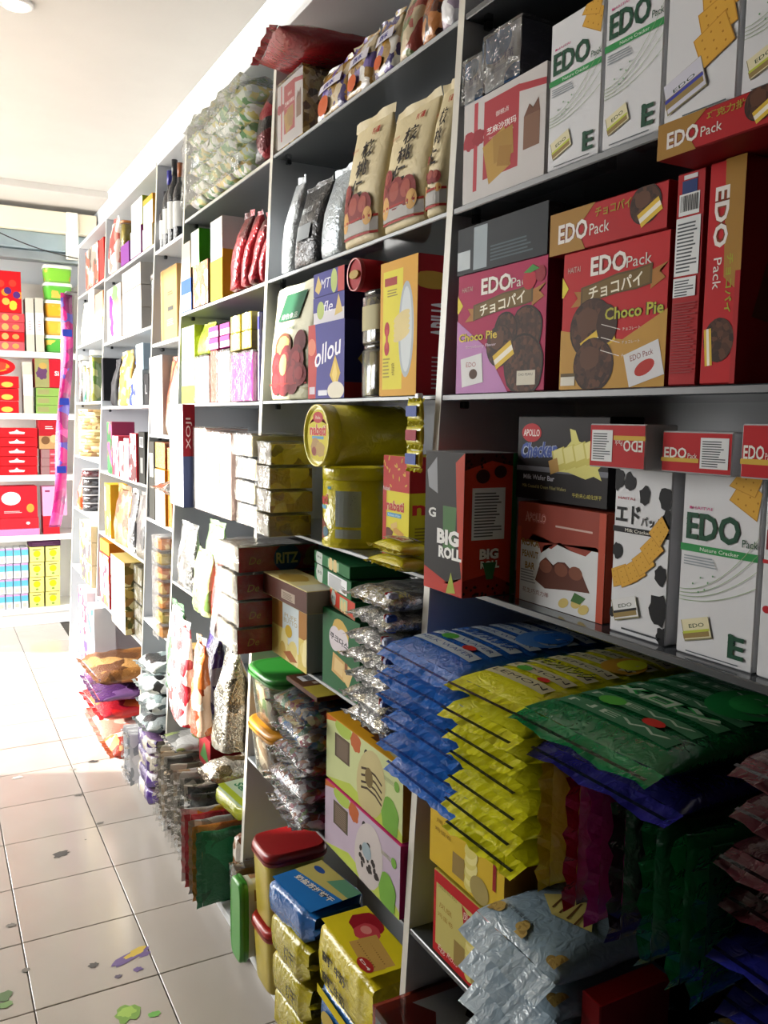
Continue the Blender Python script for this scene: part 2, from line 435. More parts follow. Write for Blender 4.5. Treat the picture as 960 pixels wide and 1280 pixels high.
# ------------------------------------------------------------------ the room
ZC = 2.82; XW = 1.06; YB = 6.62; XL = -1.35; YN = -2.2
wallm = mat('dfe3e6', 'plaster'); ceilm = mat('c6c2bd', 'plaster')
floor = struct(boxobj('floor', (XL, YN, -.06), (XW, YB, -.004), mat('3a3530', 'plaster')))
T = .2968; G = .3
tm = mat('aaa39b', 'tile')
v, f, fm = boxgeo(-T/2, -T/2, -.006, T/2, T/2, 0, b=.0012)
tile0 = mk('floor_tile', v, f, [tm]*3, floor, fm=fm); first = True
nx0 = math.floor((XL - .481)/G); ys = 2.08
for i in range(nx0, 3):
    for j in range(-15, 16):
        cx, cy = .481 + G*(i+.5), ys + G*(j+.5)
        if cx - T/2 < XL - .01 or cx + T/2 > XW + .01 or cy - T/2 < YN - .01 or cy + T/2 > YB + .01: continue
        o = tile0 if first else tile0.copy()
        if not first: COL.objects.link(o)
        first = False; o.location = (cx, cy, random.uniform(-.0006, .0004)); o.parent = floor
def stain(px, py, r, c, asp=.6, rot=0, seed=1, wob=.5):
    p = onfloor(px, py); rnd = random.Random(seed); n = 18; v = []
    for i in range(n):
        a = 2*math.pi*i/n; k = r*(1 + wob*(rnd.random()-.5)); x, y = k*math.cos(a), k*asp*math.sin(a)
        v.append((p.x + x*math.cos(rot)-y*math.sin(rot), p.y + x*math.sin(rot)+y*math.cos(rot), .0007))
    v2 = [(x, y, .0012 + .0001*seed % .0006) for x, y, z in v]
    return mk('floor_stain', v2, [list(range(n))], mat(c, 'matte'), floor)
for i, a in enumerate([(76, 1068, .026, '4a4744', .75, .3), (116, 952, .018, '33302e', .7, 0), (22, 972, .02, 'd8d4ce', .6, 0), (163, 1196, .055, '6f5d8c', .35, .5), (170, 1191, .032, 'c9ae4a', .4, .4),
        (180, 1193, .016, '6f5d8c', .7, 0), (172, 1212, .013, '6f5d8c', .8, 0), (148, 1221, .01, '5d5566', .8, 0), (117, 1207, .014, '55524e', .8, 0), (160, 1267, .032, '7aa04a', .9, .2), (158, 1266, .02, '9dbf5a', .9, .2),
        (193, 1268, .014, '6cab52', .8, 0), (4, 1246, .022, '59724a', .9, 0), (5, 1257, .02, '6f8f58', .6, 0), (14, 1157, .012, '6a6660', .8, 0), (32, 1213, .011, '6a6660', .8, 0), (98, 994, .016, '6a6660', .5, 0), (125, 1029, .016, '6a6660', .4, .2), (118, 908, .014, '6f6a66', .5, 0), (90, 962, .012, '8a8680', .8, 0), (107, 1050, .004, '6a6660', 1, 0)]):
    stain(*a[:4], asp=a[4], rot=a[5], seed=i+1)
ceiling = struct(boxobj('ceiling', (XL, YN, ZC), (XW, 5.62, ZC+.08), ceilm))
trim = struct(boxobj('ceiling_far', (XL, 5.62, ZC-.04), (XW, YB, ZC+.08), ceilm))
struct(boxobj('wall_right', (XW, YN, 0), (XW+.12, YB, ZC), wallm))
struct(boxobj('wall_back', (XL, YB, 0), (XW, YB+.12, ZC), wallm))
struct(boxobj('wall_front', (XL, YN-.12, 0), (XW, YN, ZC), mat('8d8a86', 'plaster')))
# left side: the shop is open to the street from here on
WY0, WY1, WS, OY0, OY1, OZ = 2.72, 4.1, 1.15, 4.25, 6.35, 2.72      # unseen window and open door, shaped for the daylight; sill is added
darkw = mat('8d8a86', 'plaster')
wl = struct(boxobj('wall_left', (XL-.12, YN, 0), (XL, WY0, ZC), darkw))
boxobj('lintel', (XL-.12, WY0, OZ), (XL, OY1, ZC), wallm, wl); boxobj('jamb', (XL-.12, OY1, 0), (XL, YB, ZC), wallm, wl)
boxobj('sun_blocking_parapet', (XL-.12, WY0, 0), (XL, WY1, WS), darkw, wl); boxobj('door_post', (XL-.12, WY1, 0), (XL, OY0, OZ), wallm, wl)  # parapet added out of view to keep low sun off the near floor
struct(boxobj('ground_outside', (XL-9, -2, -.08), (XL, 12, -.02), mat('b9b3a8', 'plaster')))
for (a, b_, c0) in ((WY0, WY1, WS), (OY0, OY1, 0)):
    por = bpy.data.lights.new('street_opening_portal', 'AREA'); por.shape = 'RECTANGLE'; por.size = OZ-c0; por.size_y = b_-a
    por.cycles.is_portal = True
    po = bpy.data.objects.new('street_opening_portal', por); COL.objects.link(po); po.location = (XL-.06, (a+b_)/2, (OZ+c0)/2)
    po.rotation_euler = Matrix(((0, 0, -1), (0, 1, 0), (1, 0, 0))).to_euler()
# ceiling downlight
p = onfloor(20, 2, 0); d = _R*((20-CX)/FPX) + _D*((3-CY)/FPX) + _F; q = d*((ZC-CAMH)/d.z)
t = thing('ceiling_light', 'small round recessed light in the white ceiling', 'lamp', (q.x, q.y, ZC-.012))
loft('rim', [(0, .05, .05, 2), (.004, .056, .056, 2), (.0118, .056, .056, 2)], mat('e6e6e6', 'plastic'), t)
em = bpy.data.materials.new('lamp_glow'); em.use_nodes = True
em.node_tree.nodes['Principled BSDF'].inputs['Emission Color'].default_value = (1, .97, .9, 1); em.node_tree.nodes['Principled BSDF'].inputs['Emission Strength'].default_value = 8
loft('lens', [(-.004, .03, .03, 2), (-.001, .042, .042, 2)], em, t)
# header beams over the far end
t = thing('header_beam', 'cream painted beam with blue grey shutter housing over the far shelves', 'beam', (0, 5.98, 2.445))
boxobj('timber_beam', (XL+.01, 0, .17), (XW-.01, .12, .30), mat('e6dcc4', 'plaster'), t, b=.004)
boxobj('shutter_box', (XL+.01, .06, .06), (XW-.01, .20, .168), mat('a9bcc4', 'metal'), t, b=.004)
boxobj('lower_rail', (XL+.01, .10, .0), (XW-.01, .22, .058), mat('9fa8ac', 'metal'), t, b=.004)
boxobj('post', (.86, -.02, .01), (.93, .05, .30), mat('efe8d8', 'plaster'), t, b=.003)
w = []
for i in range(13):
    u = i/12; w.append((.33+.62*u, 5.95, 2.62 - .17*u - .03*math.sin(u*math.pi)))
v = []; f = []
for i, q in enumerate(w):
    for k in range(5): a = 2*math.pi*k/5; v.append((q[0], q[1]+.004*math.cos(a), q[2]+.004*math.sin(a)))
f = [[i*5+k, i*5+(k+1) % 5, (i+1)*5+(k+1) % 5, (i+1)*5+k] for i in range(12) for k in range(5)]
tag(mk('power_cable', v, f, mat('26262a', 'plastic')), 'thin black cable sagging below the cream beam', 'cable')

# ------------------------------------------------------------------ shelving along the right wall
TOPZ = 2.355; XB = 1.035
lam = mat('c3c7cc', 'laminate'); lame = mat('bdb9ad', 'laminate'); dk = mat('3c4044', 'darkglass'); grey = mat('9a9fa5', 'laminate'); white = mat('dfe2e4', 'laminate')
backm = mat('9a9da2', 'laminate')
LAB = ['long dark glass shelving bay nearest the viewer, right of the widest divider', 'shelving bay with the two yellow wafer tins, between two pale dividers', 'shelving bay holding the white and silver packs on its middle shelf',
       'narrow shelving bay holding the dark bottles near the top', 'far shelving bay with three stacked grey cartons', 'farthest bay of the right-hand shelving, beside the magenta strip', ]
def divider(parent, y, ztop, yo):
    v = []; t = .009
    for z in (0, ztop):
        for x in (XF(z), XB):
            for s in (-t, t): v.append((x, y+s-yo, z))
    f = [[0, 1, 5, 4], [2, 6, 7, 3], [0, 4, 6, 2], [1, 3, 7, 5], [0, 2, 3, 1], [4, 5, 7, 6]]
    return mk('divider', v, f, [lame, lam], parent, fm=[0, 1, 1, 1, 1, 1])
def bay(i, y0, y1, lv, left=True, ztop=TOPZ, bm=None, em=None, thick=.013):
    t = thing('shelving_bay', LAB[i], 'shelf', (0, (y0+y1)/2, 0)); yo = (y0+y1)/2
    if left: divider(t, y1, ztop, yo)
    a, b = y0 + (.0095 if i else 0) - yo, y1 - .0095 - yo
    for z in lv:
        o = boxobj('shelf_board', (XF(z)+.001, a, z-thick), (XB-.006, b, z-.0005), [em or lame, bm or grey, bm or grey], t)
        for yy in (a+.014, b-.014):
            boxobj('peg', (XF(z)+.03, yy-.006, z-thick-.012), (XF(z)+.042, yy+.006, z-thick-.0003), mat('3a3c3e', 'metal'), o)
    boxobj('back_panel', (XB-.005, a, .02), (XB, b, ztop-.02), backm, t)
    boxobj('base_board', (XF(.05)+.002, a, .055), (XB-.006, b, .078), [white, white, white], t)
    boxobj('kick_panel', (XF(0)+.03, a, .0), (XF(0)+.045, b, .0545), [white]*3, t)
    if ztop < 2.4: boxobj('top_panel', (XF(ztop)-.002, a, ztop), (XB, b+.005, ztop+.016), [white, white, white], t)
    return t
bay(0, -.25, DIV[0], LV, ztop=2.62, bm=dk, em=mat('2b2e31', 'laminate'), thick=.011)
bay(1, DIV[0], DIV[1], LV, bm=mat('5b6064', 'darkglass'), em=mat('8b9093', 'laminate'), thick=.009)
bay(2, DIV[1], DIV[2], LV, bm=mat('787d82', 'laminate'), em=lame, thick=.011)
bay(3, DIV[2], DIV[3], [2.045, 1.707, 1.375, 1.06, .675], bm=white, em=white)
bay(4, DIV[3], DIV[4], LV, bm=mat('b3b7bb', 'laminate'))
bay(5, DIV[4], DIV[5], [2.09, 1.82, 1.51, 1.22, .93, .6], bm=mat('b3b7bb', 'laminate'))
# ================================================================== near bay, upper shelves: cartons of crackers and pies
def fitH(pl, pr, h, zb, off=0.0):
    x = XF(zb) + off; zm = zb + h/2
    return x, ycol(pr, x, zm), ycol(pl, x, zm), zb, zb + h
GR = '1f4a35'; GRL = '2f8a4a'; GOLD = 'c9a050'; CRK = 'd9a63a'; RED = 'b2141a'; MAG = 'a01048'
def cracker(a, u, v, r, rot, c='d4a23c'):
    a.slab(u, v, r, r*.82, 'b8842a', rot); a.slab(u, v, r*.94, r*.77, c, rot)
    for i in (-1, 0, 1):
        for j in (-1, 0, 1):
            x, y = i*r*.55, j*r*.48*1.0
            a.ell(u + x*math.cos(rot)-y*math.sin(rot), v + (x*math.sin(rot)+y*math.cos(rot))*a.w/a.h, r*.06, r*.06, 'a8761f', n=6)
def packlet(a, u, v, r, body='ddd5b0', band='b9c24a', rot=.3, word='EDO'):
    a.slab(u, v, r, r*.62, '8a8462', rot); a.slab(u, v+.004, r*.96, r*.58, body, rot); a.slab(u, v-.028, r*.95, r*.2, '8f7a4a', rot); a.slab(u, v-.012, r*.96, r*.07, band, rot)
    a.text(word, u, v+.02, .022, '3a4a38', fitw=r*1.1, rot=rot, bold=.01)
def art_edo_green(a):
    cracker(a, .86, .90, .2, -.5); cracker(a, .80, .99, .17, -.3)
    a.text('HAITAI', .27, .815, .016, 'c2407a', fitw=.26); a.rect(.1, .808, .13, .822, 'c2407a')
    a.text('EDO', .42, .715, .15, GR, fitw=.70, bold=.03); a.text('Pack', .895, .66, .04, GR, fitw=.19, bold=.005)
    a.text('2', .1, .74, .04, GR, fitw=.07, bold=.02)
    a.rect(0, .575, 1, .615, GRL); a.text('Nature Cracker', .52, .595, .02, 'dfe8dd', fitw=.5)
    a.lines(.06, .50, .62, .56, 4, '8e979c', 5)
    for k in range(4):
        pts = [(.02+.98*i/12, .30+.02*k + .26*(i/12)**2*(.55+.25*k)) for i in range(13)]; a.line(pts, .007, '8fa77e')
    for x, y in ((.2, .40), (.3, .44), (.36, .38), (.46, .46), (.28, .36), (.4, .42)): a.ell(x, y, .012, .012, '6c9a70', n=8)
    packlet(a, .28, .155, .19); a.text('E', .80, .11, .12, GR, fitw=.2, bold=.03); a.text('2', .74, .155, .05, GR, fitw=.09, bold=.02)
    a.lines(.15, .018, .9, .032, 1, '5a6266', 4)
def art_edo_blue(a):
    a.rect(0, .93, 1, 1, '2a4f9a'); a.poly([(0, .86), (.6, .93), (0, .93)], '2a4f9a')
    for i in range(6): cracker(a, .70+.035*i-.0075*i*i, .95-.115*i, .23, -.25+.13*i)
    a.lines(.06, .72, .38, .8, 4, '8e979c', 5)
    packlet(a, .30, .19, .29, 'c9c9d6', '3a3f9a'); a.lines(.3, .02, .95, .04, 1, '5a6266', 4)
def art_edo_milk(a):
    for u, v, r, s in ((.05, .93, .12, 1), (.27, .92, .1, 2), (.55, .85, .1, 3), (.93, .84, .13, 4), (.95, .72, .1, 5), (.1, .50, .09, 6), (.88, .4, .11, 7), (.88, .2, .17, 8), (.95, .05, .1, 9), (.05, .12, .06, 3)):
        a.ell(u, v, r, r*1.25, '17171a', n=16, wob=.35, seed=s)
    a.text('HAITAI', .22, .82, .016, 'b03a4a', fitw=.3)
    a.text('エド', .26, .725, .11, '1a1a1c', fitw=.44, bold=.03); a.text('パック', .68, .695, .06, '1a1a1c', fitw=.36, bold=.02)
    a.rect(0, .615, 1, .65, '1d1d20'); a.text('Milk Cracker', .45, .632, .02, 'e8e4d8', fitw=.45)
    for i in range(6): cracker(a, .16+.14*i, .35+.022*i*i*.55, .16, .35+.1*i)
    packlet(a, .3, .16, .23, 'd8d8d8', '2a2a2a'); a.lines(.25, .03, .95, .055, 1, '44484c', 4)
CHO = busy(['46291a', '3a2014', '553320', '2e1a10'], 160, 'ink')
def pie(a, u, v, r, cut=True, rot=0):
    k = a.w/a.h
    a.ell(u, v, r, r*.93, '2e1a10', n=24); a.ell(u-.02*r, v+.03*r, r*.93, r*.86, CHO, n=24, wob=.04)
    a.ell(u-.2*r, v+.25*r*k, r*.5, r*.4, '5a3824', n=16, wob=.1)
    if cut: 
        a.slab(u+.30*r, v-.42*r*k, r*.72, r*.34, 'd8b43a', .45+rot); a.slab(u+.30*r, v-.42*r*k, r*.72, r*.12, 'efe8d6', .45+rot)
def art_choco(base):
    def fn(a):
        pink = base == 'pink'
        if pink: a.poly([(0, .62), (0, 0), (.62, 0), (.35, .38)], 'b77fb4')
        else: a.poly([(0, 0), (1, 0), (1, .50), (.62, .33), (0, .44)], 'b98c3a')
        a.text('HAITAI', .12, .87, .04, 'c9a9a0', fitw=.13); a.poly([(0, .83), (.07, .74), (.02, .68), (0, .68)], 'd8c23a')
        a.text('EDO', .46, .865, .135, 'e6e0da', fitw=.34, bold=.025, out='7d2a1c'); a.text('Pack', .74, .845, .075, 'd8cfc8', fitw=.22)
        a.poly([(.1, .60), (.22, .60), (.22, .70), (.13, .71), (.17, .66)], 'a56f2e'); a.poly([(.97, .70), (.85, .64), (.85, .76), (.99, .80), (.92, .75)], 'a56f2e')
        a.poly([(.2, .60), (.35, .625), (.55, .65), (.72, .655), (.86, .675), (.86, .81), (.7, .79), (.55, .785), (.35, .75), (.2, .73)], '5a451f')
        a.poly([(.22, .612), (.35, .635), (.55, .66), (.72, .667), (.84, .685), (.84, .795), (.7, .777), (.55, .772), (.35, .738), (.22, .72)], '6d5526')
        a.text('チョコパイ', .53, .70, .095, 'e9e2cc', fitw=.5, bold=.02, rot=.09)
        if pink:
            a.ell(.80, .47, .165, .155, '24140c', wob=.06); a.ell(.80, .475, .15, .14, CHO, wob=.06); a.ell(.58, .47, .135, .135, '24140c', wob=.06); a.ell(.58, .475, .12, .12, CHO, wob=.06); a.ell(.78, .2, .205, .205, '24140c', wob=.05); a.ell(.78, .205, .19, .185, CHO, wob=.05); pie(a, .52, .37, .15)
            a.ell(.82, .84, .07, .06, 'b01a30'); a.ell(.93, .87, .05, .05, '8f1428'); a.poly([(.76, .9), (.85, .95), (.92, .91), (.83, .89)], '3f8a3a')
            a.text('Choco Pie', .26, .47, .07, 'd8b942', fitw=.46, bold=.02, out='3c3a1c')
            a.text('Strawberry Flavor', .3, .385, .03, 'e8d0e0', fitw=.36); a.slab(.2, .19, .13, .1, 'd8d8d8', .12); a.text('EDO', .19, .24, .04, '8f1a20', fitw=.12); a.ell(.22, .16, .05, .035, '4a2c1c')
            a.rect(.72, .05, .91, .16, 'cfc9b8'); a.text('CHO PEARU', .81, .13, .02, '333333', fitw=.15)
        else:
            pie(a, .32, .43, .22); a.ell(.47, .45, .1, .13, '3a2114', wob=.05); pie(a, .35, .17, .2, False)
            a.text('Choco Pie', .71, .515, .085, 'b5b03a', fitw=.52, bold=.02, out='3c2a14')
            a.slab(.82, .15, .155, .115, 'd6d6d8', .28); a.text('EDO Pack', .80, .215, .04, '7a2024', fitw=.2, rot=.2); a.ell(.83, .13, .09, .045, 'b02a20', rot=.4)
            for v in (.40, .31, .22): a.line([(.42, v+.05), (.6, v+.0)], .005, 'e0d8d0'); a.text('チョコレート', .7, v, .022, 'd8d2c4', fitw=.16)
            a.rect(.02, .03, .17, .12, 'd6d2c4'); a.rect(.02, .095, .17, .12, '5a4a2a')
    return fn
def art_edo_long(jp='チョコパイ', gold=True):
    def fn(a):
        if gold: a.poly([(0, 0), (.34, 0), (.26, .5), (.42, 1), (0, 1)], 'a0762e')
        a.text('EDO', .22, .47, .46, 'e6e0da', fitw=.27, bold=.025, out='7d3a1c'); a.text('Pack', .46, .40, .26, 'e0d8d0', fitw=.17)
        a.text(jp, .57, .76, .22, 'a58a2a', fitw=.30, bold=.02)
        pie(a, .83, .62, .12)
    return fn
def art_edo_spine(a):
    a.poly([(.55, .48), (1, .40), (1, 1), (.45, 1)], 'a0762e'); a.rect(.86, 0, 1, .5, 'a2161a')
    a.text('EDO', .40, .75, .4, 'e6e0da', fitw=.27, bold=.025, rot=-math.pi/2, out='7d3a1c'); a.text('Pack', .36, .50, .22, 'e0d8d0', fitw=.14, rot=-math.pi/2)
    a.text('チョコパイ', .70, .45, .18, '9aa02a', fitw=.26, bold=.02, rot=-math.pi/2)
    a.ell(.5, .20, .42, .5, CHO); a.slab(.22, .17, .1, .42, 'd8b43a', .1); a.slab(.22, .17, .035, .42, 'efe8d6', .1)
def art_edo_back(a):
    a.rect(.2, .90, .72, .96, '22356a'); a.rect(.25, .965, .72, .985, 'd0d0d4'); a.sticker(.12, .80, .82, .90, bar=True)
    a.sticker(.06, .52, .9, .79, 14); a.sticker(.06, .42, .84, .51, 6); a.lines(.08, .06, .92, .40, 26, '8f2a2c', 7)
def art_saqima(a):
    a.rect(0, 0, 1, 1, 'c4c0be'); a.rect(.27, .18, .70, .93, 'a5343c'); a.rect(.14, .1, .19, .97, 'b03a44'); a.poly([(.68, .86), (1, .80), (1, .86), (.68, .93)], 'a5343c')
    a.ell(.08, .62, .09, .07, '9c2c38', wob=.3); a.ell(.2, .62, .08, .06, '8f2430', wob=.3)
    a.text('芝麻沙琪玛', .49, .63, .07, 'efe6e0', fitw=.36, bold=.01); a.text('Sesame Sachima', .49, .56, .025, 'd6b0a8', fitw=.3); a.text('御糕点', .5, .76, .05, 'e8dcd6', fitw=.16)
    a.slab(.44, .36, .14, .15, 'b08a3e', .3); a.slab(.52, .44, .12, .1, 'a07a34', .1); a.slab(.54, .33, .08, .07, '98702c', -.2)
    a.rect(.76, .3, .94, .60, '7d5a46'); a.poly([(.76, .60), (.82, .70), (.86, .64), (.92, .72), (.94, .60)], '6a4636')
def art_checker(a):
    a.rect(0, .34, 1, .40, '6d6f78'); a.rect(0, .0, 1, .33, '1e1a1c')
    a.ell(.17, .80, .115, .07, 'b02028'); a.text('APOLLO', .17, .80, .085, 'e8dcd8', fitw=.19, bold=.02)
    a.text('Checker', .26, .60, .19, '3e5298', fitw=.42, bold=.035, shear=.25, out='a8b2cc', rot=.06)
    a.poly([(.38, .44), (.5, .55), (.62, .72), (.6, .86), (.66, .84), (.70, .72), (.86, .66), (.9, .78), (.95, .7), (.98, .52), (.9, .42), (.94, .3), (.86, .34), (.78, .3), (.6, .36), (.44, .36)], 'd8d27a')
    for i in range(4): a.slab(.50+.11*i, .50+.035*i, .07, .08, 'c9bf62', .3); a.slab(.49+.11*i, .53+.035*i, .05, .055, 'e2dc92', .3)
    a.slab(.44, .42, .05, .05, 'b08a4a', .3)
    a.text('Milk Wafer Bar', .27, .27, .06, 'b9bac6', fitw=.36, bold=.01); a.text('Milk Coated & Cream Filled Wafers', .33, .16, .04, 'b0a86a', fitw=.5); a.text('牛奶夹心威化饼干', .80, .11, .05, 'c8bd5a', fitw=.3)
def art_roka(a):
    a.rect(0, 0, 1, .66, 'd2d4d6'); a.rect(0, .66, 1, 1, '8e3a2a')
    a.poly([(0, .8), (0, .62), (.1, .60), (.2, .70), (.27, .60), (.3, .52), (.33, .60), (.42, .58), (.52, .66), (.64, .60), (.8, .58), (.9, .68), (1, .64), (1, .8)], '8e3a2a')
    a.text('APOLLO', .22, .86, .1, 'a2504a', fitw=.26, bold=.02, out='d8a090'); a.lines(.46, .80, .9, .84, 1, 'c4a49a')
    for i, w in enumerate(('ROKA', 'PEANUT', 'BAR')): a.text(w, .17, .60-.115*i, .07, '8e6a2e', fitw=(.22, .2, .12)[i], bold=.03)
    a.poly([(.24, .24), (.3, .44), (.36, .49), (.44, .42), (.5, .47), (.58, .48), (.66, .42), (.74, .46), (.82, .32), (.86, .25), (.6, .22), (.36, .18)], '5a2e20')
    for u in (.36, .54, .70): a.ell(u, .40, .075, .05, '7a4632')
    for u, v in ((.58, .09), (.72, .12), (.80, .08)): a.ell(u, v, .06, .035, 'c9b46a', rot=.4)
    a.poly([(.66, .13), (.7, .22), (.82, .19), (.76, .12)], '3e6a34')
    a.rect(.93, 0, 1, 1, 'b0472e'); a.rect(0, 0, .05, .75, 'b0472e'); a.lines(.06, .2, .26, .34, 5, '8a8a90'); a.text('花生巧克力棒', .25, .12, .05, '7a3a30', fitw=.32)
def art_bigroll(a):
    a.rect(0, 0, 1, 1, '1c1a1a'); a.poly([(0, 0), (1, 0), (1, .14), (.7, .07), (0, .16)], 'b02a1c'); a.poly([(1, .1), (1, 1), (.78, .93), (.86, .4)], 'b0361c')
    a.poly([(.5, .32), (.8, .32), (.82, .62), (.48, .62)], '3f6a38')
    a.text('BIG', .62, .40, .11, 'e4e4e0', fitw=.56, bold=.05, out='1a1a1a'); a.text('ROLL', .68, .29, .085, 'e4e4e0', fitw=.58, bold=.05, out='1a1a1a'); a.text('G', .2, .56, .07, 'd0d0cc', fitw=.2, bold=.03)
    a.poly([(.6, .0), (.72, .16), (.84, .02)], '9aa63a')
    a.poly([(.05, .86), (.3, .96), (.34, .7), (.1, .74)], '8a8c90')
def art_bigroll_side(a):
    a.rect(0, 0, 1, 1, 'b2351f'); a.poly([(0, 0), (1, 0), (1, .06), (.5, .16), (0, .12)], '7a1c14'); a.poly([(0, 1), (1, 1), (1, .9), (.5, .95), (0, .88)], '4a1612'); a.rect(.9, 0, 1, 1, '25683a')
    rnd = random.Random(4)
    for i in range(40):
        u, v = rnd.random()*.88, rnd.choice((rnd.random()*.12, 1-rnd.random()*.1)); a.slab(u, v, .02, .02, '2a1210', .8)
    a.ell(.33, .84, .13, .11, '3a1a16'); a.ell(.66, .87, .12, .1, '3a1a16')
    a.sticker(.14, .40, .76, .76, 15); a.text('BIG', .48, .30, .075, 'd8d4cc', fitw=.36, bold=.05, out='1a1a1a'); a.text('ROLL', .5, .225, .055, 'd8d4cc', fitw=.36, bold=.05, out='1a1a1a'); a.poly([(.36, .24), (.62, .24), (.56, .12), (.44, .12)], '37603a')
def art_redlid(flip=False):
    def fn(a):
        def X(u): return 1-u if flip else u
        s = -1 if flip else 1; r = math.pi if flip else 0
        V = (lambda v: 1-v) if flip else (lambda v: v)
        a.text('EDO', X(.21), V(.48), .26, 'e4dcd4', fitw=.33, bold=.02, rot=r); a.text('Pack', X(.46), V(.42), .12, 'd8d0c8', fitw=.13, rot=r)
        v0, v1 = sorted((V(.26), V(.36))); u0, u1 = sorted((X(0), X(.55))); a.rect(u0, v0, u1, v1, 'c8a23a')
        u0, u1 = sorted((X(.57), X(.95))); a.sticker(u0, .14, u1, .86, 11)
    return fn
Z1, Z2, Z3 = LV[1], LV[2], LV[3]
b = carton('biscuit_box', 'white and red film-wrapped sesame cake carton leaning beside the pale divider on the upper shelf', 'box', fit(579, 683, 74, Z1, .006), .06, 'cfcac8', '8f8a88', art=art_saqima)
zt = fit(579, 683, 74, Z1, .006)[4] + .004
def art_bluewhite(a):
    a.rect(0, 0, 1, 1, 'c6ccd4'); a.ell(.3, .8, .45, .3, '5f86b8'); a.ell(.85, .06, .3, .2, '4a74ac'); a.text('御糕', .5, .5, .16, '6a6fa0', fitw=.6)
    a.lines(.2, .3, .8, .38, 3, '8f96b8')
carton('biscuit_pack', 'blue and white glossy pack lying on the red sesame cake carton', 'box', fitH(607, 652, .085, zt, .004), .115, 'c6ccd4', '4a4a55', art=art_bluewhite, wrap=.003)  # dark side colour paints in the shade on that side
carton('biscuit_pack', 'narrow blue-white glossy pack wedged against the divider above the sesame cake carton', 'box', fitH(580, 605, .07, zt, .006), .10, 'c6ccd4', '4a4a55', art=art_bluewhite, wrap=.003)  # side shade put into the colour here as well
WH = 'd2d3d6'
HE = .192
G_E = 'white cracker cartons'
carton('cracker_box', 'white cracker carton with green lettering, first of the upper row beside the sesame cake carton', 'box', fitH(686, 753, HE, Z1, .004), .05, WH, art=art_edo_green, group=G_E)
carton('cracker_box', 'white cracker carton with green lettering, second of the upper row', 'box', fitH(755, 831, HE+.012, Z1, .004), .05, WH, art=art_edo_green, group=G_E)
carton('cracker_box', 'white cracker carton with a blue band and a fan of crackers, upper row', 'box', fitH(833, 927, HE, Z1, .004), .05, WH, art=art_edo_blue, group=G_E)
carton('cracker_box', 'white cracker carton cut by the right edge of the upper row', 'box', fitH(931, 1040, HE, Z1, .004), .05, WH, art=art_edo_green, group=G_E)
fp = fit(571, 684, 316, Z2, .006)
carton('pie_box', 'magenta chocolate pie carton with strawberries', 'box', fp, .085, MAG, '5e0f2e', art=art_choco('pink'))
def art_dark(a):
    a.rect(0, 0, 1, 1, '20262b'); a.rect(.2, .05, .36, .95, '9aa6ac'); a.rect(.0, .1, .16, .5, 'b9c2c6'); a.lines(.4, .15, .9, .5, 5, '4a5a60')
carton('film_pack', 'dark film-wrapped pack lying on the magenta pie carton', 'pack', fit(572, 686, 249, fp[4]+.001, .002), .12, '2a3136', art=art_dark, kind='gloss')
fr = fit(701, 836, 284, Z2, .004)
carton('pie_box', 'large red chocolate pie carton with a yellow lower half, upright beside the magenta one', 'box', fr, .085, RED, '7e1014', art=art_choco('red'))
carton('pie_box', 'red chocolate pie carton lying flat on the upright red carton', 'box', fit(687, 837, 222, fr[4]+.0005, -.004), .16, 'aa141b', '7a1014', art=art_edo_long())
zq = 1.716
f1 = fit(839, 877, 225, Z2, .0); f1 = f1[:4] + (zq,)
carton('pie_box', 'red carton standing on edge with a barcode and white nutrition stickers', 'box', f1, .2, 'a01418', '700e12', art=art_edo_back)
f2 = fit(879, 927, 205, Z2, -.002); f2 = f2[:4] + (zq,)
def art_edo_dim(a): a.poly([(.1, .3), (.9, .2), (.9, .5), (.2, .56)], '5a2a1c'); a.text('Choco Pie', .5, .6, .06, '6a4a2a', fitw=.5); a.slab(.5, .85, .2, .2, '6a1a30', .3)
carton('pie_box', 'red and gold pie carton standing on edge with its name running down the spine', 'box', f2, .2, RED, '7e1014', art=art_edo_spine, sart=art_edo_dim)
carton('pie_box', 'red and gold pie carton lying across the tops of the standing red cartons', 'box', fitH(822, 985, .062, zq+.001, -.062), .16, 'aa141b', '7a1014', art=art_edo_long('巧克力批'))
fb = fit(531, 580, 566, Z3+.0005, -.05)
carton('seaweed_box', 'black and red seaweed roll carton jutting out past the divider', 'box', fb, .095, '1c1a1a', '8a2a1a', art=art_bigroll, sart=art_bigroll_side, top='7d7f82')
fk = fit(646, 757, 642, Z3, .03)
carton('peanut_bar_box', 'white and brown peanut chocolate bar carton below the black wafer carton', 'box', fk, .06, 'c4c4c6', '8a3a28', art=art_roka)
carton('wafer_box', 'black wafer carton with yellow cream splash, on top of the brown peanut bar carton', 'box', fit(646, 762, 520, fk[4]+.004, .03), .06, '1e1a1c', '151315', art=art_checker)
fm_ = fit(765, 837, 589, Z3, .02)
carton('cracker_box', 'white cracker carton with black cow spots', 'box', fm_, .05, WH, 'b4b4b8', art=art_edo_milk)  # greyer side colour carries painted side shading
fe = fit(849, 948, 604, Z3, .02)
zt = max(fm_[4], fe[4]); fe = fe[:4] + (zt,)
carton('cracker_box', 'white cracker carton with green lettering, under the red sticker cartons on the middle shelf', 'box', fe, .05, WH, art=art_edo_green)
carton('cracker_box', 'white cracker carton with red print cut by the right edge of the middle shelf', 'box', fit(951, 1045, 604, Z3, .02)[:4] + (zt,), .05, WH, art=lambda a: (a.text('E', .1, .7, .1, '8a1a22', fitw=.12, bold=.03), a.rect(0, .58, 1, .6, 'b02028'), a.ell(.1, .35, .06, .05, 'b02028')))
GRD = 'small red cartons with white stickers'
